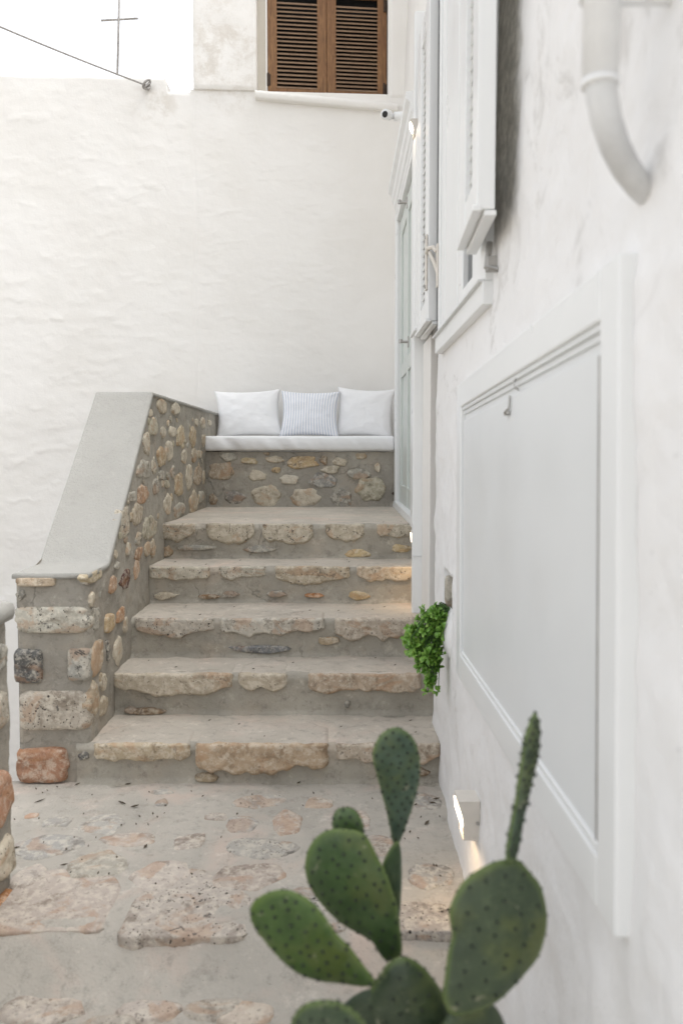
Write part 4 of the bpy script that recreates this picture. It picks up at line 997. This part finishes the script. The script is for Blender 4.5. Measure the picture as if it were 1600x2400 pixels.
# ================================================================== DRAINPIPE
dp = thing('drainpipe', (.36, 1.06, 1.9), 'short white drainpipe high on the right wall with a bent grey outlet', 'pipe')
cx, cy = .347, 1.06
BM().tube([(cx, cy, 1.897), (cx, cy, 2.6)], .0238, 24).build('pipe_socket', M_PVC, dp, True).data
BM().tube([(cx, cy, 1.891), (cx, cy, 1.899)], .0248, 24).build('pipe_collar', M_PVC, dp, True)
pts = [(cx, cy, 1.94)]+[tuple(onplane(u_, v_, (0, y_, 0), (0, 1, 0))) for u_, v_, y_ in ((1404, 172, 1.06), (1410, 225, 1.06), (1422, 285, 1.063), (1442, 345, 1.07), (1468, 395, 1.085), (1498, 435, 1.105), (1530, 465, 1.13))]
BM().tube(pts, [.0205, .0205, .0205, .0200, .0195, .019, .0185, .018], 22).build('pipe_bend', M_ZINC, dp, True)
BM().tube([(cx, cy, 2.005), (cx, cy, 2.018)], .029, 24).box((cx+.02, cy-.008, 1.998), (.445, cy+.008, 2.016), .002).tube([(.40, cy-.014, 2.006), (.418, cy-.014, 2.006)], .012, 8).build('bracket', M_PVC, dp, False)

# ================================================================== SECURITY CAMERA
sc_ = thing('security_camera', (.47, 6.1, 4.05), 'small white bullet camera on the side wall just below the brown shuttered window', 'camera')
pc = Vector(onplane(906, 268, (0, 6.1, 0), (0, 1, 0))); pm = Vector(onplane(938, 272, (0, 6.1, 0), (0, 1, 0)))
BM().tube([pm+Vector((-.05, 0, .0)), pm+Vector((.10, 0, 0))], .034, 20).build('mount', M_PVC, sc_, True)
fd = Vector((-.45, -.75, -.20)).normalized()
BM().tube([pc-fd*.07, pc-fd*.04, pc+fd*.03], [.018, .036, .038], 24).build('housing', M_PVC, sc_, True)
BM().tube([pm+Vector((-.06, 0, 0)), pc-fd*.04], .022, 12).build('joint', M_PVC, sc_, True)
BM().tube([pc+fd*.0295, pc+fd*.032], .024, 24).build('lens', M_BLACK, sc_, False)

# ================================================================== ROOF CROSS, CABLE
cr = thing('roof_cross', (-1.98, 7.0, 4.6), 'thin metal cross standing against the sky above the white wall', 'cross')
yc = 7.0
def cp(u, v, y=yc): return Vector(onplane(u, v, (0, y, 0), (0, 1, 0)))
BM().tube([cp(275, 175), cp(280, -40)], .010, 10).build('post', M_ROPE, cr, True)
BM().tube([cp(237, 47), cp(323, 42)], .009, 10).build('crossbar', M_ROPE, cr, True)
BM().tube([cp(239, 47), cp(262, 168)], .0015, 6).build('wire', M_ROPE, cr, True)
ca = thing('cable', (-1.66, 6.75, 4.5), 'thick grey cable slanting across the sky and tied to a hook on the wall top', 'cable')
p0 = Vector(onplane(-120, 10, (0, 6.0, 0), (0, 1, 0))); p1 = Vector(onplane(345, 200, (0, 6.76, 0), (0, 1, 0)))
BM().tube([p0.lerp(p1, t)+Vector((0, 0, -.012*math.sin(t*math.pi))) for t in np.linspace(0, 1, 24)], .0075, 10).build('rope', M_ROPE, ca, True)
kn = BM()
for k in range(3): kn.tube([p1+Vector((.028*math.cos(a)*(.7+.2*k), .022*math.sin(a)-.01*k, .028*math.sin(a+k)+.008*k-.01)) for a in np.linspace(0, 6.1, 14)], .010, 7)
kn.build('knot', M_ROPE, ca, True)
BM().tube([p1+Vector((.0, .06, -.01)), p1+Vector((0, 0, -.012))], .012, 8).build('hook', M_METAL, ca, True)

# ================================================================== CACTUS
cac = thing('cactus', (.14, 1.2, -.15), 'prickly pear cactus with oval dotted pads in the foreground', 'cactus')
def pad(poly, yc_, tilt, yaw, col, thick=.011, bumps=True, seed=1, scale=.542, ou=550, ov=1600, lab=None, spacing=.024, dots=True, rnd=0.55):
    """flat fleshy pad: outline on its own tilted plane, inflated to both sides"""
    nrm = np.array(Matrix.Rotation(yaw, 3, 'Z') @ Matrix.Rotation(tilt, 3, 'X') @ Vector((0, -1, 0)))
    pc_ = np.mean(np.array(poly, float), axis=0); c0 = onplane(ou+pc_[0]*scale, ov+pc_[1]*scale, (0, yc_, 0), (0, 1, 0))
    W3 = np.array([onplane(ou+a*scale, ov+b*scale, c0, nrm) for a, b in poly])
    # smooth closed outline (Catmull-Rom)
    K = 64; n = len(W3); out_ = []
    for k in range(K):
        t = k/K*n; i = int(t); f = t-i; p0_, p1_, p2_, p3_ = W3[(i-1) % n], W3[i % n], W3[(i+1) % n], W3[(i+2) % n]
        out_.append(.5*((2*p1_)+(-p0_+p2_)*f+(2*p0_-5*p1_+4*p2_-p3_)*f*f+(-p0_+3*p1_-3*p2_+p3_)*f**3))
    O = np.array(out_); C = O.mean(axis=0)
    ex = np.cross(nrm, [0, 0, 1.]); ex /= np.linalg.norm(ex); ez = np.cross(ex, nrm)
    O = O+ (ex[None]*fbm(O, 40, 2, seed)[:, None]+ez[None]*fbm(O, 40, 2, seed+5)[:, None])*.0012
    rs = [1.0, .985, .95, .88, .76, .6, .42, .22]
    V = []; rim = []
    for sgn in (1, -1):
        for r in rs:
            h = thick*(1-r**2.6)**rnd
            Pp = C+(O-C)*r; hh = h+ (1-r**4)*.0022*fbm(Pp, 22, 3, seed)
            V.append(Pp+nrm[None]*(sgn*hh)[:, None] if hasattr(hh, 'shape') else Pp+nrm*sgn*hh)
            rim += [max(0, (r-.9)/.1)]*K
    nR = len(rs); verts = np.vstack([np.array(V).reshape(-1, 3), (C+nrm*thick)[None], (C-nrm*thick)[None]]); rim += [0, 0]
    fc = []
    for si in range(2):
        o_ = si*nR*K
        for r in range(nR-1):
            for k in range(K):
                q = (o_+r*K+k, o_+r*K+(k+1) % K, o_+(r+1)*K+(k+1) % K, o_+(r+1)*K+k); fc.append(q if si == 0 else q[::-1])
        for k in range(K):
            q = (o_+(nR-1)*K+k, o_+(nR-1)*K+(k+1) % K, 2*nR*K+si); fc.append(q if si == 0 else q[::-1])
    me = mesh('pad', verts, fc)
    at = me.attributes.new('rim', 'FLOAT', 'POINT'); at.data.foreach_set('value', rim)
    bm_ = bmesh.new(); bm_.from_mesh(me); bmesh.ops.remove_doubles(bm_, verts=bm_.verts, dist=.0002); bmesh.ops.recalc_face_normals(bm_, faces=bm_.faces); bm_.to_mesh(me); bm_.free()
    o = link('pad', me, cac, M_CACT); o.color = (*col, 1)
    if lab: o['label'] = lab
    if dots:
        # areoles in a staggered lattice, geometry: little cushions with short spines
        rn = random.Random(seed); b = bmesh.new()
        oe = np.stack([(O-C) @ ex, (O-C) @ ez], -1)
        def inside(p, poly_):
            x_, y_ = p; c_ = False; j = len(poly_)-1
            for i in range(len(poly_)):
                if (poly_[i][1] > y_) != (poly_[j][1] > y_) and x_ < (poly_[j][0]-poly_[i][0])*(y_-poly_[i][1])/(poly_[j][1]-poly_[i][1])+poly_[i][0]: c_ = not c_
                j = i
            return c_
        mn, mx = oe.min(0), oe.max(0); row = 0; zz = mn[1]
        th0 = rn.uniform(-.35, .35)
        pts_ = []
        R_ = max(mx-mn)
        for iy in range(-40, 40):
            for ix in range(-40, 40):
                p = np.array([(ix+.5*(iy % 2))*spacing, iy*spacing*.8]); p = np.array([p[0]*math.cos(th0)-p[1]*math.sin(th0), p[0]*math.sin(th0)+p[1]*math.cos(th0)])
                if abs(p[0]) > R_ or abs(p[1]) > R_: continue
                p = p+np.array([rn.uniform(-1, 1), rn.uniform(-1, 1)])*spacing*.2
                if inside(p*1.04, oe): pts_.append(p)
        ang_o = np.arctan2(oe[:, 1], oe[:, 0])
        for p in pts_:
            rr2 = np.hypot(*p); kk = np.argmin(np.abs((ang_o-math.atan2(p[1], p[0])+math.pi) % (2*math.pi)-math.pi)); r = min(.99, rr2/np.hypot(*oe[kk]))
            for sgn in (1, -1):
                q = C+ex*p[0]+ez*p[1]+nrm*sgn*(thick*(1-r**2.6)**rnd+.0004)
                m_ = Matrix.Translation(Vector(q)) @ Matrix.Diagonal((.0034, .0034, .0034, 1)).to_4x4()
                bmesh.ops.create_icosphere(b, subdivisions=1, radius=1, matrix=m_)
                for s3 in range(2):
                    dv = Vector(nrm*sgn)*.007+Vector((rn.uniform(-1, 1), rn.uniform(-1, 1), rn.uniform(-1, 1)))*.005
                    a_ = Vector(q); s_ = Vector((.0003, 0, .0003)); b.faces.new([b.verts.new(a_-s_), b.verts.new(a_+s_), b.verts.new(a_+dv)])
        # rim areoles
        for k in range(0, K, 3):
            m_ = Matrix.Translation(Vector(O[k])) @ Matrix.Diagonal((.0022, .0022, .0022, 1)).to_4x4(); bmesh.ops.create_icosphere(b, subdivisions=1, radius=1, matrix=m_)
        me2 = bpy.data.meshes.new('areoles'); b.to_mesh(me2); b.free(); a2 = link('areoles', me2, o, M_SPINE); a2['kind'] = 'stuff'
    return o
GRN1 = (.074, .115, .078); GRN2 = (.066, .112, .038); GRN3 = (.046, .068, .034); GRN4 = (.056, .086, .048)
pad([(705, 193), (640, 215), (605, 270), (597, 330), (615, 410), (645, 520), (668, 620), (682, 690), (712, 690), (755, 580), (785, 480), (800, 400), (798, 310), (768, 235)], 1.46, R(8), R(6), GRN1, .010, seed=11, spacing=.019, lab='upright topmost blue-green pad')
pad([(690, 695), (650, 760), (640, 800), (660, 880), (690, 960), (704, 1015), (712, 1000), (718, 900), (720, 790), (712, 700)], 1.42, R(0), R(30), (.05, .09, .035), .009, seed=12, dots=False)
pad([(485, 540), (445, 550), (424, 585), (425, 640), (460, 690), (540, 690), (560, 640), (540, 580), (515, 550)], 1.37, R(-5), R(-10), GRN2, .009, seed=13, spacing=.017)
pad([(470, 632), (385, 645), (330, 700), (305, 770), (310, 850), (345, 920), (400, 990), (470, 1050), (560, 1100), (600, 1130), (650, 1205), (690, 1195), (725, 1170), (715, 1050), (700, 960), (660, 840), (620, 760), (560, 655)], 1.32, R(-4), R(-8), GRN2, .0125, seed=14, spacing=.0245, lab='large tilted green pad in the middle')
pad([(205, 895), (140, 910), (85, 945), (66, 1000), (85, 1060), (130, 1120), (180, 1180), (260, 1250), (360, 1290), (480, 1305), (560, 1315), (598, 1312), (605, 1290), (560, 1230), (500, 1150), (440, 1090), (380, 1000), (330, 950), (270, 910)], 1.18, R(6), R(-14), (.050, .098, .020), .012, seed=15, spacing=.024, lab='leftmost pad reaching out to the side')
pad([(725, 1185), (660, 1215), (610, 1290), (570, 1350), (530, 1400), (540, 1480), (590, 1600), (680, 1720), (790, 1740), (900, 1640), (950, 1500), (905, 1360), (850, 1270), (790, 1210)], 1.20, R(-6), R(4), GRN3, .016, seed=16, spacing=.034, lab='dark central pad carrying the others')
pad([(380, 1378), (300, 1395), (250, 1450), (240, 1530), (300, 1620), (420, 1660), (540, 1640), (600, 1560), (560, 1470), (500, 1410), (440, 1385)], 1.06, R(25), R(-10), GRN4, .012, seed=17, spacing=.026)
pad([(1190, 760), (1110, 780), (1010, 840), (950, 920), (925, 1000), (940, 1090), (920, 1170), (905, 1290), (900, 1360), (930, 1435), (980, 1442), (1060, 1420), (1150, 1370), (1230, 1290), (1310, 1190), (1345, 1090), (1350, 1000), (1320, 880), (1270, 810), (1230, 770)], 1.13, R(-8), R(10), (.048, .070, .036), .015, seed=18, spacing=.032, lab='broad dark pad on the right')
pad([(1298, 128), (1275, 170), (1256, 230), (1248, 300), (1226, 430), (1214, 520), (1195, 620), (1180, 690), (1172, 770), (1212, 775), (1228, 660), (1255, 560), (1280, 440), (1304, 340), (1320, 250), (1316, 170)], 1.16, R(-4), R(20), GRN4, .010, seed=19, spacing=.011, lab='narrow pad seen edge-on standing on the broad one')
# stem pads down to the ground
def padw(c, hx, hz, yaw, seed):
    poly_ = [(math.cos(a)*hx, math.sin(a)*hz) for a in np.linspace(0, 2*math.pi, 14, endpoint=False)]
    V_ = []; K = 28; cc = np.array(c)
    b = bmesh.new(); bmesh.ops.create_uvsphere(b, u_segments=28, v_segments=18, radius=1, matrix=Matrix.Translation(c) @ Matrix.Rotation(yaw, 4, 'Z') @ Matrix.Diagonal((hx, .022, hz, 1)))
    me = bpy.data.meshes.new('pad'); b.to_mesh(me); b.free(); o = link('pad', me, cac, M_CACT); o.color = (*GRN3, 1)
padw((.05, 1.20, .37), .10, .16, .2, 1); padw((.07, 1.21, .10), .11, .18, -.3, 2); padw((.06, 1.20, -.08), .06, .08, .4, 3)
padw((-.12, 1.12, .42), .08, .10, -.3, 4); padw((.20, 1.14, .44), .07, .12, .3, 5)

# ================================================================== LITTER
lt = bmesh.new(); rn = random.Random(4)
def twig(x, y, z, L, a, wd=.003):
    c_ = Vector((x, y, z+.004)); d_ = Vector((math.cos(a), math.sin(a), 0))*L/2; s_ = Vector((-math.sin(a), math.cos(a), 0))*wd
    up = Vector((0, 0, .004)); vs_ = [lt.verts.new(c_-d_), lt.verts.new(c_-s_+up*.3), lt.verts.new(c_+d_+up), lt.verts.new(c_+s_+up*.6)]
    lt.faces.new(vs_)
    v2 = [lt.verts.new(v.co-Vector((0, 0, .002))) for v in vs_]; lt.faces.new(v2[::-1])
for (u, v, L, a, wd) in [(93, 1880, .05, .7, .003), (286, 1884, .055, -.7, .004), (316, 1892, .035, .3, .006), (341, 1987, .022, 1.2, .006), (1000, 1931, .035, .9, .006), (700, 1837, .02, .5, .004), (300, 1840, .03, .1, .003),
    (181, 1841, .03, .8, .003), (38, 1990, .03, .1, .004), (1021, 1875, .035, .2, .005), (1012, 1884, .03, -.4, .006), (660, 1828, .02, 0, .003), (150, 2030, .03, .1, .003)]:
    p = onplane(u, v, (0, 0, .002), (0, 0, 1)); twig(p[0], p[1], .002, L, a, wd)
for k in range(70):
    x_ = rn.uniform(-1.3, .4); y_ = rn.uniform(2.4, 3.15)**1.0; twig(x_, y_, .002, rn.uniform(.004, .012), rn.uniform(0, 3), rn.uniform(.002, .004))
for i in range(5):
    for k in range(7): twig(rn.uniform(-1.0, .38), rn.uniform(YD[i]+.06, YD[i]+.3), ZT[i]+.002, rn.uniform(.005, .02), rn.uniform(-.4, .4), rn.uniform(.0015, .003))
me = bpy.data.meshes.new('leaf_litter'); lt.to_mesh(me); lt.free(); o = link('leaf_litter', me, None, M_LITTER, smooth=False); o['kind'] = 'stuff'
o['label'] = 'dry leaf bits and grit scattered on the paving and steps'
